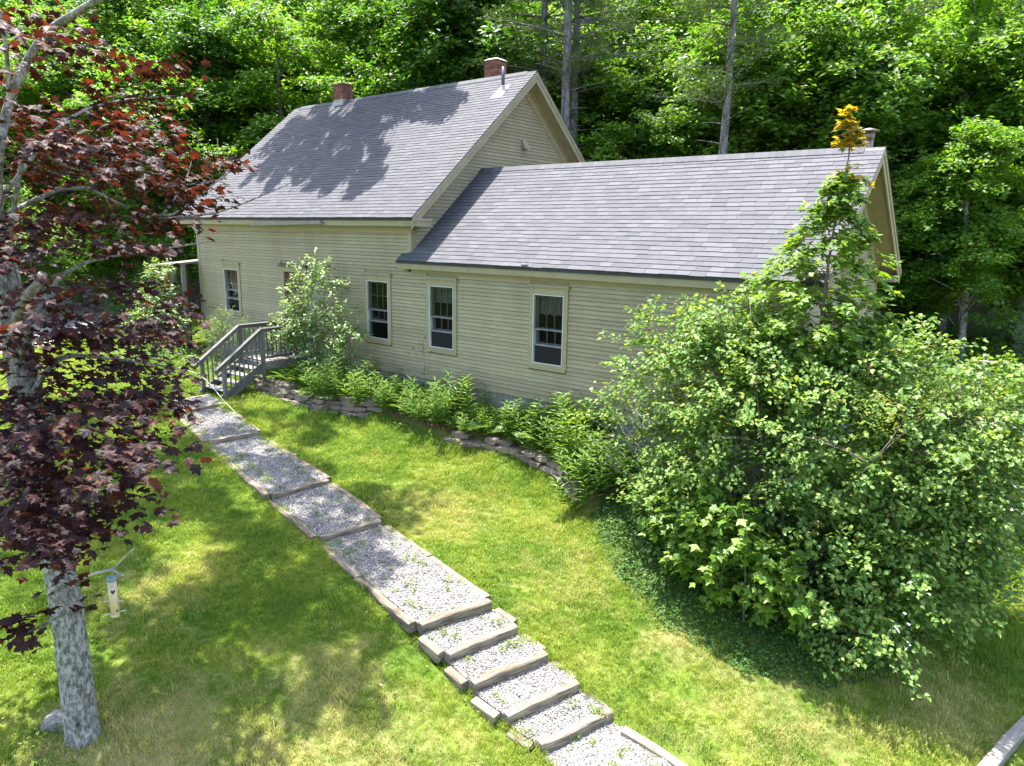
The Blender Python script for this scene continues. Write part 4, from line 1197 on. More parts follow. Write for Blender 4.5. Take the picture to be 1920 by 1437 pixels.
# ================================================================== WOODS
def proj(p):
    d = Vector(p) - CAM; z = d.dot(_fw)
    return (960 + CF * d.dot(RT) / z, 718.5 - CF * d.dot(UP) / z, z)
def foot(u, depth):
    p = atd(u, 600, depth); return (p.x, p.y, gz(p.x, p.y))
PROTO = {}
PROTO['maple_a'] = make_broadleaf('maple_a', 13, 4.2, 2.2, 430, 66, .235, M_LEAF['forest'], M_BARK, .22, KITE, 1.7, 1.3)
PROTO['maple_b'] = make_broadleaf('maple_b', 13.5, 4.5, 1.4, 460, 66, .235, M_LEAF['forest_light'], M_BARK, .20, KITE, 1.6, 1.2, (.6, -.5))
PROTO['maple_c'] = make_broadleaf('maple_c', 15, 4.4, 3.0, 420, 66, .235, M_LEAF['forest_dark'], M_BARK, .26, KITE, 1.8, 1.4, (-.5, .3))
PROTO['maple_d'] = make_broadleaf('maple_d', 12, 3.9, 1.8, 380, 66, .225, M_LEAF['forest'], M_BARKPALE, .17, KITE, 1.5, 1.1, (1.2, -.8))
PROTO['under_a'] = make_broadleaf('under_a', 5.2, 2.3, .6, 120, 80, .14, M_LEAF['forest_light'], M_BARK, .07, KITE, 1.1, .8)
PROTO['under_b'] = make_broadleaf('under_b', 6.5, 2.5, .8, 140, 80, .14, M_LEAF['forest'], M_BARK, .08, KITE, 1.2, .9)
PROTO['under_c'] = make_broadleaf('under_c', 4.0, 2.0, .3, 100, 80, .13, M_LEAF['forest_dark'], M_BARK, .06, KITE, 1.0, .8)
PROTO['pine_a'] = make_pine('pine_a', 22, 10.0, 3.4, .25)
PROTO['pine_b'] = make_pine('pine_b', 24, 9.0, 3.0, .22)

COLS = [(-260, 60, 'past the driveway beyond the copper maple'), (60, 210, 'beyond the driveway, seen through the copper maple'), (210, 350, 'left of the far house end'), (350, 480, 'behind the far corner of the main roof'), (480, 610, 'behind the ridge left of the brick-capped chimney'), (610, 740, 'behind the brick-capped chimney'), (740, 880, 'behind the main ridge between the two chimneys'), (880, 990, 'behind the wider cement-capped chimney'), (990, 1120, 'behind the main gable peak'), (1120, 1260, 'behind the wing roof just right of the main gable'), (1260, 1400, 'behind the middle of the wing ridge'), (1400, 1560, 'behind the wing ridge left of the stove pipe'), (1560, 1690, 'behind the rusty stove pipe'), (1690, 1820, 'just right of the wing end gable'), (1820, 1960, 'above the chain-link fence at the photo edge'), (1960, 2250, 'beyond the right photo edge')]
def column_words(u):
    for a, b_, w in COLS:
        if a <= u < b_: return w
    return 'at the edge of the woods'
used = set()
KINDW = {'maple_a': 'green broadleaf tree', 'maple_b': 'light green broadleaf tree', 'maple_c': 'dark green broadleaf tree', 'maple_d': 'slim pale-barked tree', 'under_a': 'low light-leaved sapling', 'under_b': 'bushy green sapling', 'under_c': 'low dark bushy sapling', 'pine_a': 'straight grey-trunked pine', 'pine_b': 'slender dark-trunked pine'}
CATW = lambda k: 'pine tree' if 'pine' in k else ('sapling' if 'under' in k else 'tree')
ROWW = ['at the edge of the woods', 'a little deeper in the woods', 'well inside the woods', 'deep in the woods', 'furthest back in the woods']
def forest_tree(kind, u, depth, row, sc=1.0, rz=None, loc=None):
    p = loc or foot(u, depth)
    if XC - 1.5 < p[0] < XG + 1.2 and -1.5 < p[1] < YB + 1.6: return None
    lab = '%s %s' % (KINDW[kind], column_words(u)); g = 'woods %s %s' % (ROWW[row][:24], KINDW[kind])
    if row >= 1: lab = '%s %s %s' % (KINDW[kind], ['', 'second row', 'third row', 'deep', 'furthest back'][row], column_words(u))
    while lab in used: lab += ', further one' if 'further one' not in lab else ' again'
    used.add(lab)
    return plant_tree('pine_tree' if 'pine' in kind else ('sapling' if 'under' in kind else 'broadleaf_tree'), PROTO[kind], (p[0], p[1], p[2] - .05), random.uniform(0, 6.28) if rz is None else rz, sc * random.uniform(.92, 1.1), lab, CATW(kind), 'trees of the woods')
# wood edge
for (k, u, d_, s) in [('maple_b', -120, 30, 1.0), ('maple_a', 30, 33, 1.0), ('maple_b', 150, 36, 1.1), ('maple_d', 285, 34, 1.0), ('maple_c', 400, 37, 1.0), ('maple_a', 545, 37, 1.05), ('maple_a', 680, 36, 1.0), ('maple_c', 800, 35, 1.05), ('maple_a', 925, 34, 1.0), ('maple_d', 1085, 33, .95), ('maple_a', 1185, 31, .95), ('maple_b', 1385, 29, 1.0), ('maple_b', 1530, 28, 1.0), ('maple_b', 1640, 26.5, 1.05), ('maple_b', 1765, 27, 1.0), ('maple_a', 1915, 25.5, .95), ('maple_c', 2080, 26, 1.0)]:
    forest_tree(k, u, d_, 0, s)
for (k, u, d_, s) in [('under_b', 60, 30, 1.0), ('under_a', 215, 33, 1.0), ('under_c', 330, 31, 1.0), ('under_b', 430, 33, 1.3), ('under_a', 500, 34, 1.3), ('under_b', 640, 34, 1.4), ('under_c', 775, 33, 1.5), ('under_b', 890, 32.5, 1.3), ('under_a', 1005, 31, 1.2), ('under_b', 1130, 29, 1.1), ('under_b', 1225, 28, 1.0), ('under_a', 1330, 25.5, 1.15), ('under_a', 1440, 25, 1.1), ('under_a', 1520, 24.5, .95), ('under_b', 1600, 25, .9), ('under_b', 1720, 33, .8), ('under_c', 1860, 32, .7)]:
    forest_tree(k, u, d_, 0, s)
for (k, u, d_, s) in [('pine_a', 1052, 29, 1.0), ('pine_b', 1068, 30.5, 1.0), ('pine_b', 1241, 24.6, .85), ('pine_a', 1303, 24.5, .85), ('pine_b', 1329, 24.9, .85), ('pine_b', 1012, 31, .9), ('pine_b', 1790, 38, 1.0), ('pine_a', 820, 40, 1.0), ('pine_b', 1702, 36, .9)]:
    forest_tree(k, u, d_, 0 if u != 1068 else 1, s)
for (k, u, d_, s) in [('maple_d', 1812, 23.5, .72), ('maple_b', 470, 40, 1.1), ('maple_b', 735, 39, 1.1), ('maple_b', 985, 37, 1.1), ('maple_b', 1150, 35, 1.1), ('maple_b', 1270, 34, 1.1), ('maple_a', 1450, 33, 1.1), ('maple_b', 1590, 32, 1.0), ('maple_a', 1700, 31, 1.0), ('maple_b', 1850, 31, 1.0), ('maple_b', 345, 40, 1.1)]:
    forest_tree(k, u, d_, 1, s)
# deeper rows
for row, depth, step, off in ((1, 43, 132, 0), (2, 50, 128, 60), (3, 58, 125, 20), (4, 68, 120, 70)):
    u = -180 + off; i = 0
    while u < 2150:
        forest_tree(['maple_a', 'maple_c', 'maple_b', 'maple_d'][(i * 3 + row) % 4], u + random.uniform(-25, 25), depth + random.uniform(-2.5, 2.5), row, 1.28 + .07 * row)
        u += step * (1.15 if u > 1700 else 1); i += 1
# the far wood that reads as one mass
n = 42000
uu = RNG.uniform(-300, 2250, n); dd = RNG.uniform(80, 105, n)
P = np.array([(_fw + RT * ((a - 960) / CF)) for a in uu]); P = np.array(CAM) + P * dd[:, None]
P[:, 2] = 2 + RNG.random(n) ** 1.1 * 38
P += RNG.normal(0, .8, (n, 3))
o = obj('woods', leaf_mesh('woods', P, jitter_up(n, .6), RNG.uniform(.5, 1.0, n), KITE, M_LEAF['forest']))
tag(o, kind='stuff')

# tall tree whose limbs hang over the main roof and shade it
def overhang(root, pts, mat, per, size, L, Wd, bark, trunk_top, name='crown', tpl=KITE, r0=.10):
    pts = np.array(pts); n = len(pts)
    d = RNG.normal(0, 1, (n, 3)); d[:, 2] = 0; d /= np.linalg.norm(d, axis=1, keepdims=True)
    Q, nr = sprays(pts, d, L, Wd, per)
    base = np.array(WM[root.name].translation)
    obj(name, leaf_mesh(name, Q - base, nr, RNG.uniform(.75, 1.25, len(Q)) * size, tpl, mat), root, Matrix.Translation(base))
    lb = MB(); tt = Vector(trunk_top)
    hub = [tt.lerp(Vector(pts[RNG.integers(n)]), .5) for _ in range(6)]
    for h in hub: limb_mb(lb, tt - Vector((0, 0, 1.5)), h, r0, .08, 6, 6)
    for i in range(n):
        p = Vector(pts[i]); h = min(hub, key=lambda q: (q - p).length); limb_mb(lb, h, p, r0 * .35, .05, 5, 4)
    tag(lb.build('limbs', bark, root, True), kind='stuff')
big = forest_tree('maple_c', 590, 38, 0, 1.15, None, (-8.4, 12.2, gz(-8.4, 12.2)))
if big:
    big['label'] = 'tall tree whose limbs reach over the main roof'
    pts = []
    RSH = [(548, 207), (640, 196), (760, 180), (862, 166), (852, 205), (770, 240), (715, 275), (700, 330), (660, 378), (610, 345), (565, 330), (525, 345), (475, 325), (500, 265)]
    while len(pts) < 120:
        u, v = random.uniform(480, 865), random.uniform(165, 355)
        if not bool(inside(RSH, np.array([u]), np.array([v]))[0]): continue
        d = _fw + RT * ((u - 960) / CF) + UP * ((718.5 - v) / CF)
        tt_ = ((ZE - S1 * YE) + S1 * CAM.y - CAM.z) / (d.z - S1 * d.y)
        g = CAM + d * tt_; h = random.uniform(13, 16)
        c = g + SUN_DIR * ((h - g.z) / SUN_DIR.z)
        while proj(c)[1] > -45: h += .4; c = g + SUN_DIR * ((h - g.z) / SUN_DIR.z)
        pts.append(tuple(c))
    tl = WM[big.name].translation
    overhang(big, pts, M_LEAF['forest_dark'], 150, .20, .95, .75, M_BARK, (tl.x, tl.y, 13))

# bare pale sapling in front of the woods, behind the wing
def bare_tree(name, ctrl, branches, r0, mat, label, cat):
    b0 = Vector(ctrl[0]); t = tag(empty(name, tuple(b0)), label, cat)
    mb = MB(); pts = curve_pts(ctrl, 12); mb.tube(pts, [r0 * (1 - .7 * i / 11) for i in range(12)], 7); mb.build('trunk', mat, t, True)
    mb = MB()
    for (k, tip) in branches: limb_mb(mb, pts[k], tip, r0 * .5, .05, 5, 5)
    mb.build('limbs', mat, t, True)
    return t
f_ = foot(1562, 25.5)
bare_tree('bare_sapling', [f_, atd(1566, 230, 25.5), atd(1558, 110, 25.5), atd(1540, 40, 25.5), atd(1545, -30, 25.5)], [(5, atd(1470, 160, 25.2)), (4, atd(1455, 110, 25)), (7, atd(1500, 60, 25)), (8, atd(1590, 10, 25.5)), (6, atd(1520, 115, 25)), (9, atd(1525, -5, 25))], .09, M_DEADTWIG, 'thin pale bare-limbed tree in the woods behind the wing ridge', 'tree')
f_ = foot(800, 34)
bare_tree('leaning_tree', [f_, atd(790, 110, 34), atd(768, 60, 34), atd(738, -20, 34)], [(6, atd(700, 20, 34)), (7, atd(770, 0, 34)), (5, atd(720, 60, 34))], .30, M_BARKPALE, 'pale leaning trunk in the woods behind the main ridge', 'tree')

# shrubs along the fence at the right
for i, (u, d_, k, s, lab) in enumerate([(1735, 30, 'under_a', .45, 'low bright bush in front of the dark woods right of the wing'), (1850, 30, 'under_b', .42, 'green bush growing against the chain-link fence'), (1925, 27, 'under_a', .40, 'light green bush at the photo edge by the fence'), (1700, 26, 'under_b', .40, 'green bush behind the far corner of the wing'), (1790, 24, 'under_c', .35, 'dark bush in front of the fence')]):
    p = foot(u, d_)
    plant_tree('bush', PROTO[k], p, random.uniform(0, 6), s, lab, 'bush', 'bushes by the fence')

# ================================================================== copper maple in the left foreground
TB = Vector((5.2, -10.22, -2.12))
cm = tag(empty('copper_maple', tuple(TB)), 'dark red-leaved maple with pale lichen-covered trunk in the left foreground', 'tree')
mb = MB()
tp = curve_pts([TB - Vector((-.02, 0, .25)), TB + Vector((0, 0, .25)), (5.12, -10.2, -.59), (4.98, -10.2, .28), (4.66, -10.2, 2.0), (4.46, -10.2, 3.3), (4.12, -10.45, 5.2), (3.75, -10.5, 7.5), (3.6, -10.3, 10.5)], 110)
rad = np.interp(np.linspace(0, 1, 110), [0, .04, .10, .3, .55, 1], [.42, .25, .175, .155, .14, .06])
mb.tube(tp, rad, 40, wob=.10); mb.build('trunk', M_BARKPALE, cm, True)
mb = MB()
def limb(pts, r0, r1=None, n=12, sides=8, wob=.12):
    r1 = r0 * .25 if r1 is None else r1
    mb.tube(curve_pts(pts, n), [r0 + (r1 - r0) * i / (n - 1) for i in range(n)], sides, wob=wob)
limb([(4.46, -10.2, 3.2), atd(-5, 330, 7.1), atd(18, 190, 7.0), atd(75, 75, 6.9), atd(130, 32, 6.8), atd(200, -10, 6.6)], .05, .03, 16)
limb([atd(18, 190, 7.0), atd(12, 100, 6.8), atd(0, 20, 6.6)], .025, .015)
limb([(4.55, -10.2, 2.6), atd(48, 560, 7.0), atd(70, 535, 6.9), atd(80, 515, 6.8)], .05, .04, 8)
limb([(4.62, -10.2, 2.2), atd(60, 600, 7.3), atd(140, 500, 8.5), atd(300, 468, 9.5), atd(398, 452, 10.2)], .032, .010)
limb([(4.5, -10.2, 3.2), atd(48, 285, 7.2), atd(100, 300, 7.6), atd(160, 330, 8.0)], .03, .010)
limb([(4.7, -10.2, 1.8), atd(110, 675, 7.6), atd(200, 672, 8.2), atd(330, 690, 9.0)], .035, .010)
limb([(4.45, -10.1, 4.0), atd(120, 230, 8), atd(220, 190, 9), atd(330, 180, 9.6)], .025, .006)
limb([(4.45, -10.1, 3.8), atd(150, 350, 8.5), atd(300, 410, 9.5), atd(420, 330, 10.5), atd(478, 290, 11)], .028, .006)
limb([atd(300, 410, 9.5), atd(345, 345, 9.8), atd(360, 300, 10)], .02, .006, 8, 5)
limb([atd(300, 410, 9.5), atd(400, 400, 9.9), atd(480, 372, 10.2), atd(565, 335, 10.4)], .018, .005, 10, 5)
limb([atd(225, 440, 9), atd(218, 410, 9), atd(190, 355, 8.8)], .018, .006, 8, 5)
limb([atd(300, 350, 9.4), atd(345, 347, 9.5), atd(400, 340, 9.7)], .014, .006, 6, 5)
limb([(4.75, -10.2, 1.5), atd(120, 780, 7.2), atd(220, 830, 7.6)], .03, .01)
limb([(4.95, -10.2, .4), atd(110, 900, 6.9), atd(190, 930, 6.8)], .025, .008)
limb([(5.08, -10.2, -.6), atd(95, 1165, 6.9), atd(55, 1185, 6.8)], .02, .008, 6, 5)
mb.build('limbs', M_BARKPALE, cm, True)
# the short forked branch that carries the feeder
mb = MB()
fk = at(211, 1068, y=-10.1)
limb([at(140, 1093, y=-10.15), at(170, 1078, y=-10.12), fk], .021, .017, 8)
limb([fk, at(228, 1050, y=-10.05), at(252, 1028, y=-10.0)], .015, .008, 8, 6)
limb([fk, at(230, 1079, y=-10.1)], .014, .013, 3, 6)
mb.build('forked_branch', M_DEADTWIG, cm, True)
# leaves
CL = [(170, 345, 105, 205, 330, 8.5, 10.0), (0, 330, 195, 330, 980, 6.5, 9.5), (60, 430, 270, 405, 760, 8, 10.6), (0, 345, 390, 475, 560, 7, 9.5), (30, 350, 520, 640, 600, 7, 9.5), (60, 345, 615, 760, 640, 7, 9.2), (0, 300, 740, 830, 520, 6.2, 8.0), (0, 285, 820, 960, 640, 5.8, 7.6), (0, 150, 950, 1030, 220, 5.8, 6.8), (-200, 60, 0, 1000, 1300, 5.5, 9), (0, 160, 0, 130, 260, 6.5, 8.5), (400, 480, 280, 320, 40, 10.2, 11), (350, 420, 370, 385, 14, 9.8, 10.2)]
LP, LN, LD = [], [], []
for (ua, ub, va, vb, cnt, da, db) in CL:
    nsp = max(2, int(cnt * (1.15 if vb < 480 else 1.4)) // 14)
    for k in range(nsp):
        u = random.uniform(ua, ub); v = random.uniform(va, vb); d_ = random.uniform(da, db)
        if random.random() < .12: continue
        c = np.array(atd(u, v, d_)); dr = c[:2] - np.array((4.6, -10.2)); dr /= np.linalg.norm(dr) + 1e-6
        per = 14
        a = RNG.uniform(-.32, .34, per); s = RNG.normal(0, .17, per)
        LP.append(np.stack([c[0] + dr[0] * a - dr[1] * s, c[1] + dr[1] * a + dr[0] * s, c[2] + RNG.normal(0, .05, per) - .3 * np.abs(a) * .6 - .2 * np.abs(s)], 1))
        LN.append(jitter_up(per, .42, dr * .25)); LD.append(np.tile(np.array([dr[0], dr[1], -.25]), (per, 1)) + RNG.normal(0, .6, (per, 3)) * np.array([1, 1, .3]))
for (u, v, d_) in [(138, 1065, 6.85), (125, 1100, 6.8), (150, 1095, 6.85), (95, 1108, 6.8), (155, 1125, 6.85), (168, 1142, 6.85), (90, 1150, 6.8), (148, 1142, 6.8), (50, 1170, 6.7), (30, 1180, 6.7), (62, 1190, 6.75), (45, 1205, 6.7), (20, 1200, 6.7), (10, 1170, 6.7), (135, 1085, 6.7), (40, 1160, 6.65), (70, 1165, 6.7)]:
    per = 3 if u > 75 else 6
    LP.append(np.array(atd(u, v, d_)) + RNG.normal(0, .05, (per, 3))); LN.append(jitter_up(per, .45)); LD.append(RNG.normal(0, 1, (per, 3)) * np.array([1, 1, .3]))
LP = np.concatenate(LP); LN = np.concatenate(LN); LD = np.concatenate(LD)
LS = RNG.uniform(.065, .135, len(LP))
pj = np.array([proj(p) for p in LP])
inside_f = (pj[:, 0] > 5) & (pj[:, 0] < 500) & (pj[:, 1] > 5)
sc_ = np.where(inside_f, LS / pj[:, 2], 0)
pick = np.argsort(-sc_)[:300]; mask = np.ones(len(LP), bool); mask[pick] = False
leaf_proto = {}
def leaf_objects(parent, P, Nn, S, D, tpl, mat, name='leaf'):
    if (mat.name, len(tpl[0])) not in leaf_proto:
        leaf_proto[(mat.name, len(tpl[0]))] = np_mesh(name, tpl[0], tpl[1], mat)
    me = leaf_proto[(mat.name, len(tpl[0]))]
    x, y, z = frames(Nn, None, D)
    for i in range(len(P)):
        M = Matrix((Vector(x[i]) * S[i], Vector(y[i]) * S[i], Vector(z[i]) * S[i])).transposed().to_4x4(); M.translation = P[i]
        obj(name, me, parent, M)
leaf_objects(cm, LP[pick], LN[pick], LS[pick], LD[pick], MAPLE, M_LEAF['red'])
V, Fs, r_ = leaf_cloud(LP[mask] - np.array(TB), LN[mask], LS[mask], MAPLE, LD[mask])
o = obj('leaf', np_mesh('leaf', V, Fs, M_LEAF['red'], r_), cm, WM[cm.name].copy()); o['kind'] = 'stuff'
# the high part of its crown, above the picture, that shades the lawn
SHADE = [(-6.2, -3.4), (-3.2, -1.9), (-1.2, -2.1), (.4, -3.2), (2.6, -3.9), (4.2, -3.1), (4.4, -3.9), (3.9, -4.6), (5.6, -5.6), (6.4, -6.6), (7.2, -8.0), (6.4, -8.6), (5.4, -8.6), (4.6, -9.4), (2.0, -9.8), (-1, -9.4), (-5, -7.6), (-8, -6)]
pts = []; tries = 0
while len(pts) < 185 and tries < 8000:
    tries += 1
    g = Vector((random.uniform(-7.5, 7.4), random.uniform(-9.8, -1.8), 0))
    if not bool(inside(SHADE, np.array([g.x]), np.array([g.y]))[0]): continue
    g.z = gz(g.x, g.y)
    if math.sin(g.x * 2.1 + 1.5 * math.cos(g.y * 1.3)) * math.cos(g.y * 2.3 + g.x * .6) > .78: continue
    c = g + SUN_DIR * ((random.uniform(9.6, 12.5) - g.z) / SUN_DIR.z)
    pu = proj(c)
    if pu[1] > -50: 
        continue
    pts.append(tuple(c))
overhang(cm, pts, M_LEAF['red'], 84, .20, 1.25, .9, M_BARKPALE, (4.0, -9.6, 10.0), 'crown', KITE, .11)

# rock, weeds and feeder by the trunk
rk_ = stone_mesh(); rk_.materials[0] = M_ROCK
tag(obj('rock', rk_, None, Matrix.Translation(at(112, 1360, z=-2.08)) @ Matrix.Rotation(.6, 4, 'Z') @ Matrix.Diagonal((.32, .26, .26, 1))), 'rounded grey rock at the foot of the copper maple', 'rock')
f0, f1 = at(208, 1084, y=-10.1), at(217, 1156, y=-10.1)
bf = tag(empty('bird_feeder', (f0.x, f0.y, f1.z)), 'tan tube bird feeder with blue-grey lid hanging from the forked maple branch', 'bird feeder')
fx, fy, ft, fb = f0.x + .01, f0.y, f0.z, f1.z
mb = MB(); mb.tube([(fx, fy, fb + .03), (fx, fy, ft - .02)], [.042, .042], 16); mb.build('tube', M_FEED, bf, True)
mb = MB(); mb.tube([(fx, fy, ft - .025), (fx, fy, ft + .01), (fx, fy, ft + .018)], [.048, .048, .038], 16); mb.build('lid', M_FEEDCAP, bf, True)
mb = MB(); mb.tube([(fx, fy, fb), (fx, fy, fb + .03)], [.040, .047], 16); mb.build('base', M_FEED, bf, True)
vdir = Vector((CAM.x - fx, CAM.y - fy, 0)).normalized(); vs_ = Vector((-vdir.y, vdir.x, 0))
for (h, a0) in ((.17, .55), (.04, .0)):
    dv = (vs_ * math.cos(a0) + vdir * math.sin(a0) * .8).normalized(); z_ = fb + h
    for s_ in (-1, 1):
        mb = MB(); mb.tube([(fx + dv.x * .035 * s_, fy + dv.y * .035 * s_, z_), (fx + dv.x * .095 * s_, fy + dv.y * .095 * s_, z_)], [.006, .005], 6); mb.build('perch', M_WHITE, bf, True)
mb = MB(); hc = Vector((fx, fy, fb + .29)) + vdir * .0435
hs = [(0, -.026), (.017, -.006), (.022, .010), (.014, .019), (.004, .015), (0, .009), (-.004, .015), (-.014, .019), (-.022, .010), (-.017, -.006)]
V = [hc + vs_ * a + Vector((0, 0, b_)) + vdir * (.002 - a * a * 12) for a, b_ in hs] + [hc + vs_ * a + Vector((0, 0, b_)) - vdir * .008 for a, b_ in hs]
mb.add(V, [tuple(range(10)), tuple(range(19, 9, -1))] + [(i, i + 10, (i + 1) % 10 + 10, (i + 1) % 10) for i in range(10)]); mb.build('feeding_port', M_DARKPLASTIC, bf)
mb = MB(); mb.tube([(fx, fy, fb + .06), (fx, fy, fb + .06)] if False else [Vector((fx, fy, fb + .075)) + vdir * .03 + vs_ * .02, Vector((fx, fy, fb + .075)) + vdir * .045 + vs_ * .022], [.011, .009], 8); mb.build('feeding_port', M_DARKPLASTIC, bf)
mb = MB(); mb.tube([(fx, fy, ft + .01), fk - Vector((0, 0, .0)), fk + Vector((.012, 0, .02))], [.003] * 3, 5); mb.build('hanger', M_FEEDCAP, bf)

# ================================================================== shrubs
def shrub(name, base, lobes, n_sp, per, leaf, tpl, mat, stems, label, cat, L=.45, Wd=.35, stem_r=.018, tilt=.5, inner=.35, twigs=0, bark=None, group=None, lean=.35, clump=0):
    t = tag(empty(name, base), label, cat, group); B = Vector(base)
    if clump:
        cp, _ = env_points(lobes, clump, .72)
        Pm, um = env_points(lobes, n_sp // 3, .78)
        lobes = [(tuple(c), (q_ := random.uniform(.38, .72), q_, q_ * .8)) for c in cp]
    P, u = env_points(lobes, n_sp, inner)
    if clump: P[:len(Pm)] = Pm; u[:len(Pm)] = um
    P[:, 2] = np.maximum(P[:, 2], base[2] + .08)
    d = u.copy(); d[:, 2] *= .4; d /= np.linalg.norm(d, axis=1, keepdims=True) + 1e-6
    Q, nr = sprays(P, d, L, Wd, per, .05, tilt, lean, .15)
    fw = np.repeat(d, per, 0) + RNG.normal(0, .6, Q.shape); fw[:, 2] -= .35
    mb = MB(); hubs = []
    for i in range(stems):
        a = random.uniform(0, 6.28); tip = Vector(P[RNG.integers(n_sp)])
        b0 = B + Vector((math.cos(a), math.sin(a), 0)) * random.uniform(.02, .22); pts_ = curve_pts([b0, b0.lerp(tip, .45) + Vector((0, 0, .25)), tip], 7)
        mb.tube(pts_, [stem_r * (1 - .7 * k / 6) for k in range(7)], 6); hubs += pts_[2:]
    for i in RNG.choice(n_sp, min(n_sp, 30 + twigs), replace=False):
        p = Vector(P[i]); h = min(hubs, key=lambda q: (q - p).length_squared + (2 if q.z > p.z + .1 else 0)); limb_mb(mb, h, p + (p - h).normalized() * (.15 if twigs else 0), stem_r * .35, .05, 4, 4)
    mb.build('stems', bark or M_TWIG, t, True)
    return t, Q, nr, RNG.uniform(.7, 1.25, len(Q)) * leaf, fw
def leaves_of(t, Q, nr, S, fw, tpl, mat, name='foliage'):
    V, Fs, r_ = leaf_cloud(Q - np.array(WM[t.name].translation), nr, S, tpl, fw)
    return obj(name, np_mesh(name, V, Fs, mat, r_), t, WM[t.name].copy())

# the big lilac
LB = (10.2, -1.5, -2.15)
lob = [((9.7, -1.4, .45), (1.9, 1.5, 2.0)), ((11.5, -.8, .45), (1.6, 1.6, 2.05)), ((8.3, -1.2, 1.25), (1.35, 1.0, 1.3)), ((9.1, -1.15, 1.45), (1.2, .95, 1.2)), ((10.6, -1.9, -.7), (1.7, 1.2, 1.4)), ((12.4, -.5, -.1), (.9, 1.2, 1.8)), ((8.9, -1.7, -.6), (1.2, 1.0, 1.2)), ((12.1, -1.2, -1.0), (1.0, 1.0, 1.0)), ((7.4, -1.25, .5), (.75, .6, .8)), ((12.8, -.4, .7), (.7, .9, 1.3)), ((10.6, -1.2, 1.5), (1.3, 1.0, .9)), ((10.3, -2.3, -1.3), (2.0, .7, .8)), ((8.9, -2.0, -1.1), (.9, .6, .7)), ((12.4, -1.2, -.8), (1.0, .9, 1.2)), ((12.1, -.6, 1.1), (1.2, 1.0, 1.2)), ((12.3, -.8, .1), (1.1, 1.0, 1.2))]
t, Q, nr, S, fw = shrub('lilac_bush', LB, lob, 2800, 28, .078, HEART, None, 26, 'huge overgrown lilac bush hiding the near corner of the wing', 'bush', .5, .42, .03, .55, .45, 200, clump=280)
pj = np.array([proj(p) for p in Q]); sc_ = S / pj[:, 2]
pk = np.argsort(-(sc_ + (nr[:, 2] > .5) * .0))[:300]; mk = np.ones(len(Q), bool); mk[pk] = False
leaf_objects(t, Q[pk], nr[pk], S[pk], fw[pk], HEART, M_LEAF['lilac'])
o = leaves_of(t, Q[mk], nr[mk], S[mk], fw[mk], HEART, M_LEAF['lilac'], 'leaf'); o['kind'] = 'stuff'
# its brown seed heads
P, u = env_points([(l[0], tuple(x * 1.05 for x in l[1])) for l in lob[:6]], 150, .9); P = P[P[:, 2] > -.4]
cen = np.repeat(P, 16, 0); Q2 = cen + RNG.normal(0, .035, cen.shape) * np.array([1, 1, 2.2])
V, Fs, r_ = leaf_cloud(Q2 - np.array(LB), jitter_up(len(Q2), .9), RNG.uniform(.02, .04, len(Q2)), KITE); o = obj('seed_heads', np_mesh('seed_heads', V, Fs, M_LEAF['seed'], r_), t, WM[t.name].copy()); o['kind'] = 'stuff'
# bare twigs at its left side
mb = MB()
for k in range(70):
    b0 = Vector((random.uniform(7.0, 8.4), random.uniform(-1.6, -.9), random.uniform(-.9, .6))); limb_mb(mb, b0, b0 + Vector((random.uniform(-.9, .25), random.uniform(-.4, .2), random.uniform(.1, .8))), .008, .08, 5, 4)
for k in range(45):
    b0 = Vector((random.uniform(11.8, 12.8), random.uniform(-1.8, -.2), random.uniform(-1.6, -.2))); limb_mb(mb, b0, b0 + Vector((random.uniform(-.2, .45), random.uniform(-.4, .3), random.uniform(-.2, .4))), .007, .08, 5, 4)
tag(mb.build('bare_twigs', M_DEADTWIG, t, True), kind='stuff')

# maple sapling rising out of it
SB = (10.25, -.75, -1.6)
t = tag(empty('maple_sapling', SB), 'young maple with a golden tip rising above the lilac at the wing corner', 'tree')
mb = MB(); tpz = curve_pts([SB, (10.3, -.8, 1.5), (10.35, -.85, 3.6), at(1592, 290, y=-.9), at(1592, 200, y=-.95)], 16); mb.tube(tpz, [.035 * (1 - .9 * i / 15) for i in range(16)], 7)
C_, D_ = [], []
for k in range(430):
    z = 1.7 + 2.95 * random.random() ** 1.3; rmax = np.interp(z, [1.9, 2.8, 3.5, 4.0, 4.6], [1.2, 1.25, .95, .45, .24]); a = random.uniform(0, 6.28); rr = rmax * random.uniform(.4, 1)
    cx_ = np.interp(z, [1.9, 3, 4.6], [10.15, 10.2, 10.42]); C_.append((cx_ + math.cos(a) * rr, -.85 + math.sin(a) * rr * .8, z - .12 * rr)); D_.append((math.cos(a), math.sin(a), -.1))
C_ = np.array(C_); D_ = np.array(D_)
Q, nr = sprays(C_, D_, .4, .32, 15, .04, .4, .3, .2)
for c in C_[:70]: limb_mb(mb, Vector((10.3, -.82, c[2] - .3)), c, .010, .05, 4, 4)
mb.build('trunk', M_TWIG, t, True)
fw = np.repeat(D_, 15, 0) + RNG.normal(0, .6, Q.shape)
leaves_of(t, Q, nr, RNG.uniform(.085, .15, len(Q)), fw, MAPLE_LO, M_LEAF['maple'], 'crown')
C_, D_ = [], []
for k in range(44):
    v = random.choice([random.uniform(222, 275), random.uniform(200, 275), random.uniform(305, 345)]); p = at(1590 + random.uniform(-1, 1) * (v - 190) * .32, v, y=-.92); C_.append(tuple(p)); a = random.uniform(0, 6.28); D_.append((math.cos(a), math.sin(a), 0))
C_ = np.array(C_); D_ = np.array(D_); Q, nr = sprays(C_, D_, .22, .16, 5, .02, .3)
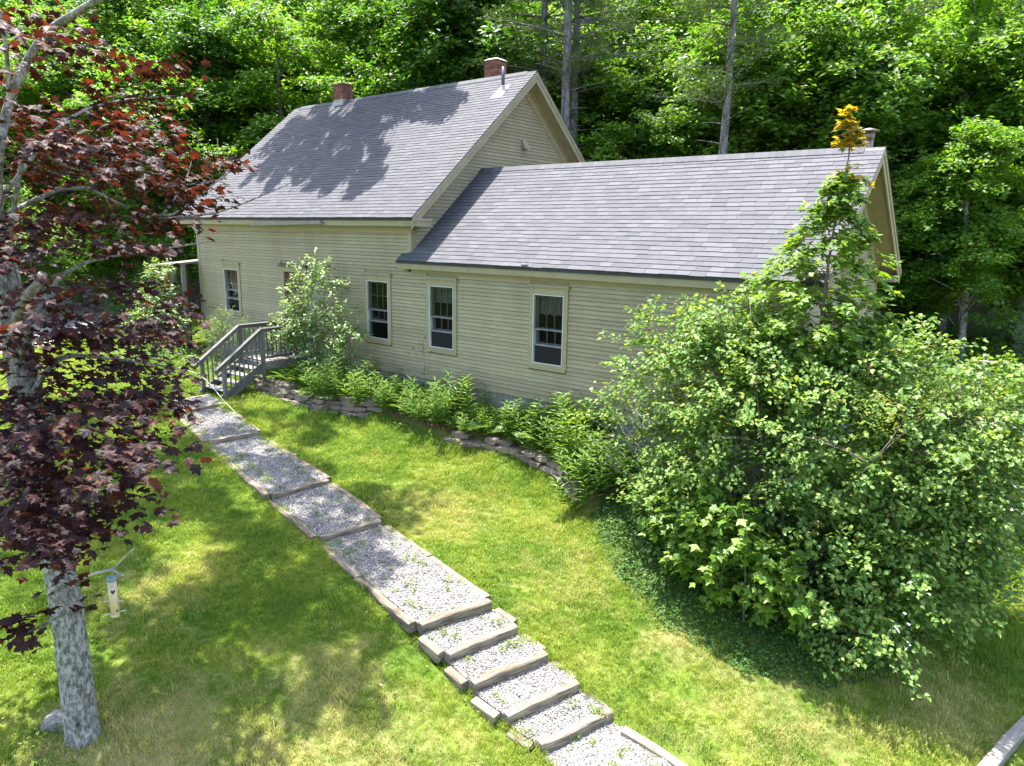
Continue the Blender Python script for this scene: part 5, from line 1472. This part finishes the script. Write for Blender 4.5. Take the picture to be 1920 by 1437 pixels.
leaves_of(t, Q, nr, RNG.uniform(.09, .16, len(Q)), np.repeat(D_, 5, 0) + RNG.normal(0, .5, Q.shape), MAPLE_LO, M_LEAF['gold'], 'young_leaves')

# maple seedlings at the front foot of the lilac
t, Q, nr, S, fw = shrub('maple_seedlings', (10.1, -2.9, -2.1), [((9.9, -2.95, -1.0), (1.1, .5, .9)), ((10.7, -2.95, -1.25), (.7, .4, .7)), ((9.2, -2.65, -.7), (.8, .5, .9))], 230, 7, .16, MAPLE, None, 9, 'low maple seedlings with broad green leaves at the front foot of the lilac', 'bush', .35, .3, .010, .4, .5)
leaves_of(t, Q, nr, S, fw, MAPLE_LO, M_LEAF['maple'])
# wild rose with white flowers
t, Q, nr, S, fw = shrub('wild_rose', (11.3, -2.5, -2.3), [((11.2, -2.55, -1.95), (.75, .5, .45)), ((11.9, -2.1, -1.7), (.6, .5, .5))], 120, 14, .055, KITE, None, 8, 'low wild rose with small white flowers right of the lilac foot', 'bush', .4, .25, .007, .5, .4)
leaves_of(t, Q, nr, S, fw, KITE, M_LEAF['bed'])
P = []
for (u, v) in [(1705, 1092), (1736, 1105), (1740, 1112), (1678, 1176), (1672, 1185), (1683, 1182), (1704, 1208), (1700, 1216), (1696, 1150), (1620, 1118), (1705, 1172)]:
    p = at(u, v, y=-2.75)
    for k in range(5): P.append((p.x + random.uniform(-.025, .025), p.y + random.uniform(-.03, .03), p.z + random.uniform(-.02, .02)))
P = np.array(P); leaves_of(t, P, jitter_up(len(P), .6), RNG.uniform(.03, .05, len(P)), RNG.normal(0, 1, P.shape), KITE, M_LEAF['petal'], 'flowers')
# tall shrub by the porch
t, Q, nr, S, fw = shrub('tall_shrub', (-2.95, -.85, -.62), [((-2.9, -.85, 1.75), (1.25, .7, 1.35)), ((-3.8, -.95, 1.15), (.9, .55, .8)), ((-1.9, -.8, 1.05), (.85, .55, .85)), ((-3.0, -.85, 2.6), (.55, .4, .6)), ((-2.6, -1.0, .3), (.9, .5, .7)), ((-4.1, -1.1, .55), (.5, .4, .5))], 330, 20, .075, HEART, None, 11, 'tall silvery-leaved shrub growing against the wall right of the porch', 'shrub', .45, .32, .020, .5, .3)
leaves_of(t, Q, nr, S, fw, HEART, M_LEAF['silver'])
t, Q, nr, S, fw = shrub('corner_shrub', (-11.6, -1.1, -.75), [((-11.5, -1.1, 1.1), (1.5, .8, 1.0)), ((-11.4, -1.0, 2.0), (.8, .6, .75)), ((-12.4, -1.3, .3), (.9, .7, .8)), ((-10.7, -1.2, .4), (1.0, .6, .8))], 260, 20, .085, HEART, None, 10, 'leafy pale green shrub at the far corner of the house', 'shrub', .5, .36, .018, .5, .3)
leaves_of(t, Q, nr, S, fw, HEART, M_LEAF['silver'])
t, Q, nr, S, fw = shrub('small_shrub', (-10.4, -2.6, -.85), [((-10.3, -2.6, -.4), (.9, .5, .5)), ((-9.3, -2.0, -.3), (.7, .5, .55))], 120, 16, .07, KITE, None, 7, 'low bright green shrub on the lawn left of the porch', 'shrub', .4, .3, .012, .5, .3)
leaves_of(t, Q, nr, S, fw, KITE, M_LEAF['bed'])
t, Q, nr, S, fw = shrub('feathery_shrub', (-7.6, -.9, -.6), [((-7.7, -.9, .5), (1.1, .5, .8)), ((-8.5, -.9, .2), (.6, .4, .8)), ((-6.6, -.8, .3), (.6, .4, .7))], 150, 18, .11, LANCE, None, 16, 'feathery grey-green shrub under the narrow window left of the porch', 'shrub', .5, .2, .010, .6, .2)
leaves_of(t, Q, nr, S, fw, LANCE, M_LEAF['silver'])
# thin sapling in front of the second wing window
t = tag(empty('thin_sapling', (.95, -.5, -.75)), 'thin pale-leaved sapling in front of the open window', 'sapling')
mb = MB(); mb.tube(curve_pts([(.95, -.5, -.8), (.93, -.5, .3), (.9, -.5, 1.15)], 8), [.010 - .0008 * i for i in range(8)], 5)
C_ = []
for (u, v) in [(800, 632), (790, 640), (775, 652), (765, 660), (795, 655), (805, 660), (785, 645), (770, 692), (765, 698), (800, 690), (775, 705), (795, 700)]:
    C_.append(tuple(at(u, v, y=-.5 + random.uniform(-.12, .12))))
for c in C_: limb_mb(mb, (.93, -.5, c[2] - .1), c, .005, .05, 4, 4)
mb.build('stem', M_TWIG, t, True)
C_ = np.array(C_); D_ = RNG.normal(0, 1, C_.shape); D_[:, 2] = 0; D_ /= np.linalg.norm(D_, axis=1, keepdims=True)
Q, nr = sprays(C_, D_, .16, .12, 5, .02, .4); leaves_of(t, Q, nr, RNG.uniform(.05, .085, len(Q)), RNG.normal(0, 1, Q.shape), HEART, M_LEAF['silver'])

# ================================================================== bed plants
def goldenrod_meshes(h, n):
    mb = MB(); P, Nn, S, D = [], [], [], []
    for k in range(n):
        a = random.uniform(0, 6.28); b0 = Vector((math.cos(a), math.sin(a), 0)) * random.uniform(.02, .16); hh = h * random.uniform(.7, 1.1); tip = b0 * 2.2 + Vector((random.uniform(-.06, .06), random.uniform(-.06, .06), hh))
        mb.tube([b0, b0.lerp(tip, .5), tip], [.005, .004, .002], 4)
        nl = int(hh / .022)
        for i in range(nl):
            f = .12 + .88 * i / nl; p = b0.lerp(tip, f); b_ = i * 2.4
            P.append(tuple(p)); D.append((math.cos(b_), math.sin(b_), .55 - .5 * (1 - f))); Nn.append((-math.cos(b_) * .5, -math.sin(b_) * .5, 1)); S.append((.17 - .07 * f) * random.uniform(.8, 1.2))
    st = mb.mesh('stems', M_TWIG if False else M_LEAF['fern'])
    return st, leaf_mesh('leaves', np.array(P), np.array(Nn, float), np.array(S), LANCE, M_LEAF['bed'], np.array(D))
def fern_mesh(nf, L):
    P, Nn, S, D = [], [], [], []; mb = MB()
    for k in range(nf):
        a = 6.28 * k / nf + random.uniform(-.3, .3); l = L * random.uniform(.75, 1.1); ca, sa = math.cos(a), math.sin(a)
        pts_ = [(ca * l * t_ * .75, sa * l * t_ * .75, l * (1.0 * t_ - .62 * t_ * t_)) for t_ in np.linspace(0, 1, 7)]
        mb.tube(pts_, [.005 - .0006 * i for i in range(7)], 4)
        for i in range(15):
            t_ = .14 + .86 * i / 14; p = (ca * l * t_ * .75, sa * l * t_ * .75, l * (t_ - .62 * t_ * t_)); w = .17 * l * math.sin(math.pi * min(1, t_ * .85 + .12)) + .02
            for s_ in (1, -1):
                P.append(p); D.append((-sa * s_ + ca * .35, ca * s_ + sa * .35, .05)); Nn.append((ca * (1.24 * t_ - 1) * .6, sa * (1.24 * t_ - 1) * .6, 1)); S.append(w)
    return mb.mesh('stalks', M_LEAF['fern']), leaf_mesh('fronds', np.array(P), np.array(Nn, float), np.array(S), (LANCE[0] * np.array([1.6, 1, .6]), LANCE[1]), M_LEAF['fern'], np.array(D))
GR = [goldenrod_meshes(h, n) for h, n in ((.75, 7), (.6, 9), (.85, 6), (.5, 9), (.7, 10))]
FN = [fern_mesh(n, l) for n, l in ((9, .75), (11, .65), (8, .85))]
def bed_ground(x, y): return max(gz(x, y), float(bed_z(x)) if bool(inside(BED_POLY, np.array([x]), np.array([y]))[0]) else -9)
def small_plant(name, ms, x, y, sc, label, cat, group, names=('stems', 'leaves'), z=None):
    t = tag(empty(name, (x, y, bed_ground(x, y) if z is None else z), random.uniform(0, 6.28)), label, cat, group)
    M0 = WM[t.name] @ Matrix.Rotation(random.uniform(-.32, .22), 4, 'X') @ Matrix.Rotation(random.uniform(-.3, .3), 4, 'Y') @ Matrix.Diagonal((sc * 1.15, sc * 1.15, sc * random.uniform(.8, 1), 1))
    for nm, me in zip(names, ms): obj(nm, me, t, M0)
    return t
def wall_y(x): return float(np.interp(x, [p[0] for p in WALL_LINE], [p[1] for p in WALL_LINE]))
def bed_words(x):
    for lim_, w in ((-.3, 'below the window beside the tall shrub'), (.6, 'left of the thin sapling'), (1.7, 'below the window behind the thin sapling'), (2.7, 'just right of the thin sapling window'), (3.8, 'midway between the two open windows'), (5.0, 'below the open window nearest the lilac')):
        if x < lim_: return w
    return 'beside the left flank of the lilac'
x = -1.9
while x < 6.9:
    for row in range(3):
        yy = wall_y(x) + .12 + row * .27 + random.uniform(-.08, .08)
        if yy > -.12: continue
        if random.random() < .8:
            small_plant('goldenrod', random.choice(GR), x + random.uniform(-.1, .1), yy, random.uniform(.7, 1.7) * (1.1 if x > 4.4 else 1), 'leafy yellow-green goldenrod clump %s, %s' % (('at the stone edge', 'mid bed', 'near the wall')[row], bed_words(x)), 'plant', 'goldenrod clumps in the flower bed')
    x += .24
for i, (x, y, s) in enumerate([(-4.0, -1.45, .8), (-3.6, -1.2, .9), (-3.3, -1.5, .75), (-2.6, -1.35, .85), (-2.1, -1.5, .8), (-1.6, -.9, .9), (-1.2, -.5, .9), (-.6, -.4, .9), (.2, -.35, .9), (1.6, -.3, .9), (2.8, -.25, 1.0), (3.3, -.25, 1.1), (3.9, -.3, 1.0), (4.5, -.45, 1.1), (-.9, -1.2, .8), (-2.9, -1.1, .9), (5.2, -.3, 1.0), (.9, -1.0, .7), (3.0, -.85, .6), (-1.5, -1.5, .7)]):
    small_plant('fern', random.choice(FN), x, y, s * 1.25, 'green fern with arching fronds in the bed, %s' % ('beside the porch and tall shrub' if x < -2.4 else bed_words(x)), 'fern', 'ferns in the flower bed', ('stalks', 'fronds'))
# green hose lying in the bed
hz = [(3.35, -.62), (3.7, -.55), (4.0, -.62), (4.25, -.5), (4.6, -.55)]
mb = MB(); mb.tube(curve_pts([(x, y, bed_ground(x, y) + .16 + .05 * (i % 2)) for i, (x, y) in enumerate(hz)], 16), [.012] * 16, 6); tag(mb.build('garden_hose', M_GREENHOSE, None, True), 'bit of green garden hose lying among the bed weeds', 'hose')

# ground cover in front of the lilac
def cover(name, poly, n, hmax, size, tpl, mat, edge=.35):
    xs = [p[0] for p in poly]; ys = [p[1] for p in poly]
    X = RNG.uniform(min(xs), max(xs), n * 3); Y = RNG.uniform(min(ys), max(ys), n * 3)
    k = inside(poly, X, Y); X, Y = X[k][:n], Y[k][:n]
    dd = poly_dist(poly + poly[:1], X, Y)
    hz_ = hmax * np.clip(dd / edge, .15, 1) * (.6 + .4 * np.sin(X * 4.1 + np.cos(Y * 5)) * np.cos(Y * 3.7)) * RNG.random(len(X)) ** .5
    Z = np.maximum(ground_np(X, Y), np.where(inside(BED_POLY, X, Y), bed_z(X), -9)) + hz_
    o = obj(name, leaf_mesh(name, np.stack([X, Y, Z], 1), jitter_up(len(X), .5), RNG.uniform(.7, 1.3, len(X)) * size, tpl, mat)); o['kind'] = 'stuff'; return o
cover('ground_cover', [(6.2, -1.5), (6.9, -2.1), (7.6, -2.75), (8.4, -3.35), (9.4, -3.75), (10.5, -3.75), (11.5, -3.2), (12.2, -2.2), (12.4, -.8), (9, .0), (6.6, -.2)], 34000, .32, .055, KITE, M_LEAF['vinca'])
cover('bed_undergrowth', [(-4.5, -1.6), (-1.8, -1.65), (-.2, -1.05), (2.5, -.9), (3.9, -.65), (5.5, -.85), (6.9, -1.7), (7.0, -.1), (-4.0, -.1)], 36000, .72, .075, KITE, M_LEAF['bed'])
cover('moss_edge', [(-.2, -1.5), (2.5, -1.3), (4, -1.05), (5.6, -1.3), (6.9, -2.2), (6.6, -1.9), (5.5, -1.0), (3.9, -.8), (2.5, -1.0), (0, -1.2)], 7500, .30, .055, KITE, M_LEAF['weed'])
cover('corner_undergrowth', [(-13.5, -2.6), (-11, -3.0), (-8.2, -2.2), (-5.9, -1.6), (-5.9, -.1), (-10.8, -.1), (-13.5, -.6)], 7000, .40, .075, KITE, M_LEAF['bed'])
cover('woodland_undergrowth', [(10.4, 9), (17, 7), (20, 24), (4, 26), (4, 13)], 34000, .8, .13, KITE, M_LEAF['forest_light'], 1.0)

# weeds: in the gravel, and a tuft at the maple's foot
def weed_mesh(n, r, h, size):
    P = RNG.normal(0, r, (n, 3)); P[:, 2] = RNG.random(n) * h; D = P.copy(); D[:, 2] = .3 * r
    return leaf_mesh('weed', P, jitter_up(n, .5), RNG.uniform(.6, 1.2, n) * size, KITE, M_LEAF['weed'], D)
WD = [weed_mesh(18, .03, .05, .035), weed_mesh(26, .04, .07, .04), weed_mesh(12, .025, .04, .03), weed_mesh(34, .055, .06, .04)]
def weeds_on(q, n, edge):
    for k in range(n):
        p = quad_pts(q, 1)[0]
        if random.random() < edge:
            a, b_, c, d = (np.array(v_) for v_ in q[:4]); v_ = random.random(); e = (a * (1 - v_) + d * v_) if random.random() < .5 else (b_ * (1 - v_) + c * v_); o_ = (b_ * (1 - v_) + c * v_) if (e == (a * (1 - v_) + d * v_)).all() else (a * (1 - v_) + d * v_)
            dirv = (o_ - e) / np.linalg.norm(o_ - e); p[:2] = e + dirv * random.uniform(.14, .3); p[2] = q[4] + (q[5] - q[4]) * v_
        me = random.choice(WD); s = random.uniform(.6, 1.3)
        o = obj('weed', me, None, Matrix.Translation((p[0], p[1], p[2] + .005)) @ Matrix.Rotation(random.uniform(0, 6.28), 4, 'Z') @ Matrix.Scale(s, 4))
        tag(o, 'small green weed growing through the gravel path', 'weed', 'weeds in the gravel path')
for q, n, e in zip(GB, [9, 5, 8, 9, 34, 18, 44, 30, 3, 22], [.6, .7, .6, .5, .5, .5, .55, .6, .5, .3]): weeds_on(q, n, e)
cover('foot_weeds', [(4.6, -10.9), (5.0, -11.3), (5.9, -10.9), (5.75, -10.35), (5.2, -10.0), (4.6, -10.2)], 500, .16, .06, KITE, M_LEAF['weed'])

# clover and broad weeds through the lawn
n = 14000
X = RNG.uniform(-8, 14.4, n * 2); Y = RNG.uniform(-13, -.9, n * 2)
k = (np.sin(X * 1.7 + np.cos(Y * 1.1) * 2) * np.cos(Y * 1.9 + np.sin(X * .7) * 2) > -.1) | (RNG.random(n * 2) < .15)
k &= ~inside(PATH_POLY, X, Y) & ~inside(BED_POLY, X, Y)
X, Y = X[k][:n], Y[k][:n]
o = obj('clover', leaf_mesh('clover', np.stack([X, Y, ground_np(X, Y) + RNG.uniform(.03, .075, len(X))], 1), jitter_up(len(X), .4), RNG.uniform(.022, .055, len(X)), KITE, M_LEAF['weed'])); o['kind'] = 'stuff'
ln = 260; X = RNG.uniform(-2, 14, ln); Y = RNG.uniform(-13, -3, ln); k = ~inside(PATH_POLY, X, Y); X, Y = X[k], Y[k]
o = obj('fallen_leaves', leaf_mesh('fallen_leaves', np.stack([X, Y, ground_np(X, Y) + .06], 1), jitter_up(len(X), .5), RNG.uniform(.03, .07, len(X)), KITE, M_LEAF['seed'])); o['kind'] = 'stuff'
# ================================================================== grass
tuft_col = bpy.data.collections.new('grass_tufts')
for v in range(6):
    nb = 26; P = RNG.normal(0, .035, (nb, 2)); V, Fq = [], []
    for i in range(nb):
        a = RNG.uniform(0, 6.28); h = RNG.uniform(.022, .060) * (1.25 if v == 5 else 1); w = RNG.uniform(.0022, .0042); l = RNG.uniform(.1, .95) * h; bx, by = P[i]
        ca, sa = math.cos(a), math.sin(a)
        V += [(bx - sa * w, by + ca * w, -.008), (bx + sa * w, by - ca * w, -.008), (bx + ca * l * .4 + sa * w * .8, by + sa * l * .4 - ca * w * .8, h * .65), (bx + ca * l * .4 - sa * w * .8, by + sa * l * .4 + ca * w * .8, h * .65), (bx + ca * l, by + sa * l, h)]
        k = i * 5; Fq += [(k, k + 1, k + 2), (k, k + 2, k + 3), (k + 3, k + 2, k + 4)]
    me = np_mesh('grass_tuft', np.array(V), [np.array(Fq)], M_GRASS, np.repeat(RNG.random(nb), 5))
    tuft_col.objects.link(bpy.data.objects.new('grass_tuft', me))
n = 185000
# denser where the lawn is near
X = RNG.uniform(-26, 20, n * 3); Y = RNG.uniform(-16, 9, n * 3)
dist = np.hypot(X - CAM.x, Y - CAM.y)
keep = RNG.random(len(X)) < np.clip((11 / np.maximum(dist, 5)) ** 1.6, 0, 1)
keep &= ~inside(PATH_POLY, X, Y) & ~inside(BED_POLY, X, Y)
keep &= ~((X > XC - .2) & (X < XG + .2) & (Y > -.25)) & ~((X > 11) & (X < 14.5) & (Y > 3.9) & (Y < 5.2)) & ((Y < 6) | (X > 10.2))
keep &= ~inside([(-12.6, -14), (-14.5, -6), (-19.0, 1.2), (-23, 9), (-35, 11), (-34, -14)], X, Y)
dx = X - CAM.x; dy = Y - CAM.y; zz = dx * _fw.x + dy * _fw.y; lat = dx * _rt.x + dy * _rt.y
keep &= (zz > 1) & (np.abs(lat) < zz * .95 + 3.2)
X, Y = X[keep], Y[keep]
Z = ground_np(X, Y) + .012 * np.sin(X * 3.1 + np.cos(Y * 2.3)) * np.cos(Y * 2.7 + np.sin(X * 1.9))
gmesh = bpy.data.meshes.new('grass'); gmesh.vertices.add(len(X)); gmesh.vertices.foreach_set('co', np.stack([X, Y, Z], 1).astype(np.float32).ravel())
far = np.clip(np.hypot(X - CAM.x, Y - CAM.y) / 11, .85, 2.0)
far *= .92 + .32 * np.sin(X * 2.3 + 2 * np.cos(Y * 1.7)) * np.cos(Y * 2.9 + np.sin(X * 1.3)) + np.where(RNG.random(len(X)) < .04, .5, 0)
far *= 1 + .3 * np.clip(1 - poly_dist(PATH_POLY + PATH_POLY[:1], X, Y) / .16, 0, 1)
a = gmesh.attributes.new('scl', 'FLOAT', 'POINT'); a.data.foreach_set('value', (RNG.uniform(.65, 1.25, len(X)) * far).astype(np.float32))
a = gmesh.attributes.new('rot', 'FLOAT_VECTOR', 'POINT'); rr = np.zeros((len(X), 3), np.float32); rr[:, 2] = RNG.uniform(0, 6.28, len(X)); rr[:, :2] = RNG.normal(0, .12, (len(X), 2)); a.data.foreach_set('vector', rr.ravel())
grass = obj('grass', gmesh); tag(grass, kind='stuff')
ng = bpy.data.node_groups.new('grass_scatter', 'GeometryNodeTree')
ng.interface.new_socket('Geometry', in_out='INPUT', socket_type='NodeSocketGeometry'); ng.interface.new_socket('Geometry', in_out='OUTPUT', socket_type='NodeSocketGeometry')
gi = ng.nodes.new('NodeGroupInput'); go = ng.nodes.new('NodeGroupOutput'); ip = ng.nodes.new('GeometryNodeInstanceOnPoints'); ci = ng.nodes.new('GeometryNodeCollectionInfo')
ci.inputs['Collection'].default_value = tuft_col; ci.inputs['Separate Children'].default_value = True; ci.inputs['Reset Children'].default_value = True
ip.inputs['Pick Instance'].default_value = True
mp_ = ng.nodes.new('GeometryNodeMeshToPoints')
na = ng.nodes.new('GeometryNodeInputNamedAttribute'); na.data_type = 'FLOAT'; na.inputs['Name'].default_value = 'scl'
nr_ = ng.nodes.new('GeometryNodeInputNamedAttribute'); nr_.data_type = 'FLOAT_VECTOR'; nr_.inputs['Name'].default_value = 'rot'
L_ = ng.links.new
L_(gi.outputs[0], mp_.inputs['Mesh']); L_(mp_.outputs[0], ip.inputs['Points']); L_(ci.outputs[0], ip.inputs['Instance']); L_(nr_.outputs['Attribute'], ip.inputs['Rotation']); L_(na.outputs['Attribute'], ip.inputs['Scale']); L_(ip.outputs[0], go.inputs[0])
md = grass.modifiers.new('scatter', 'NODES'); md.node_group = ng
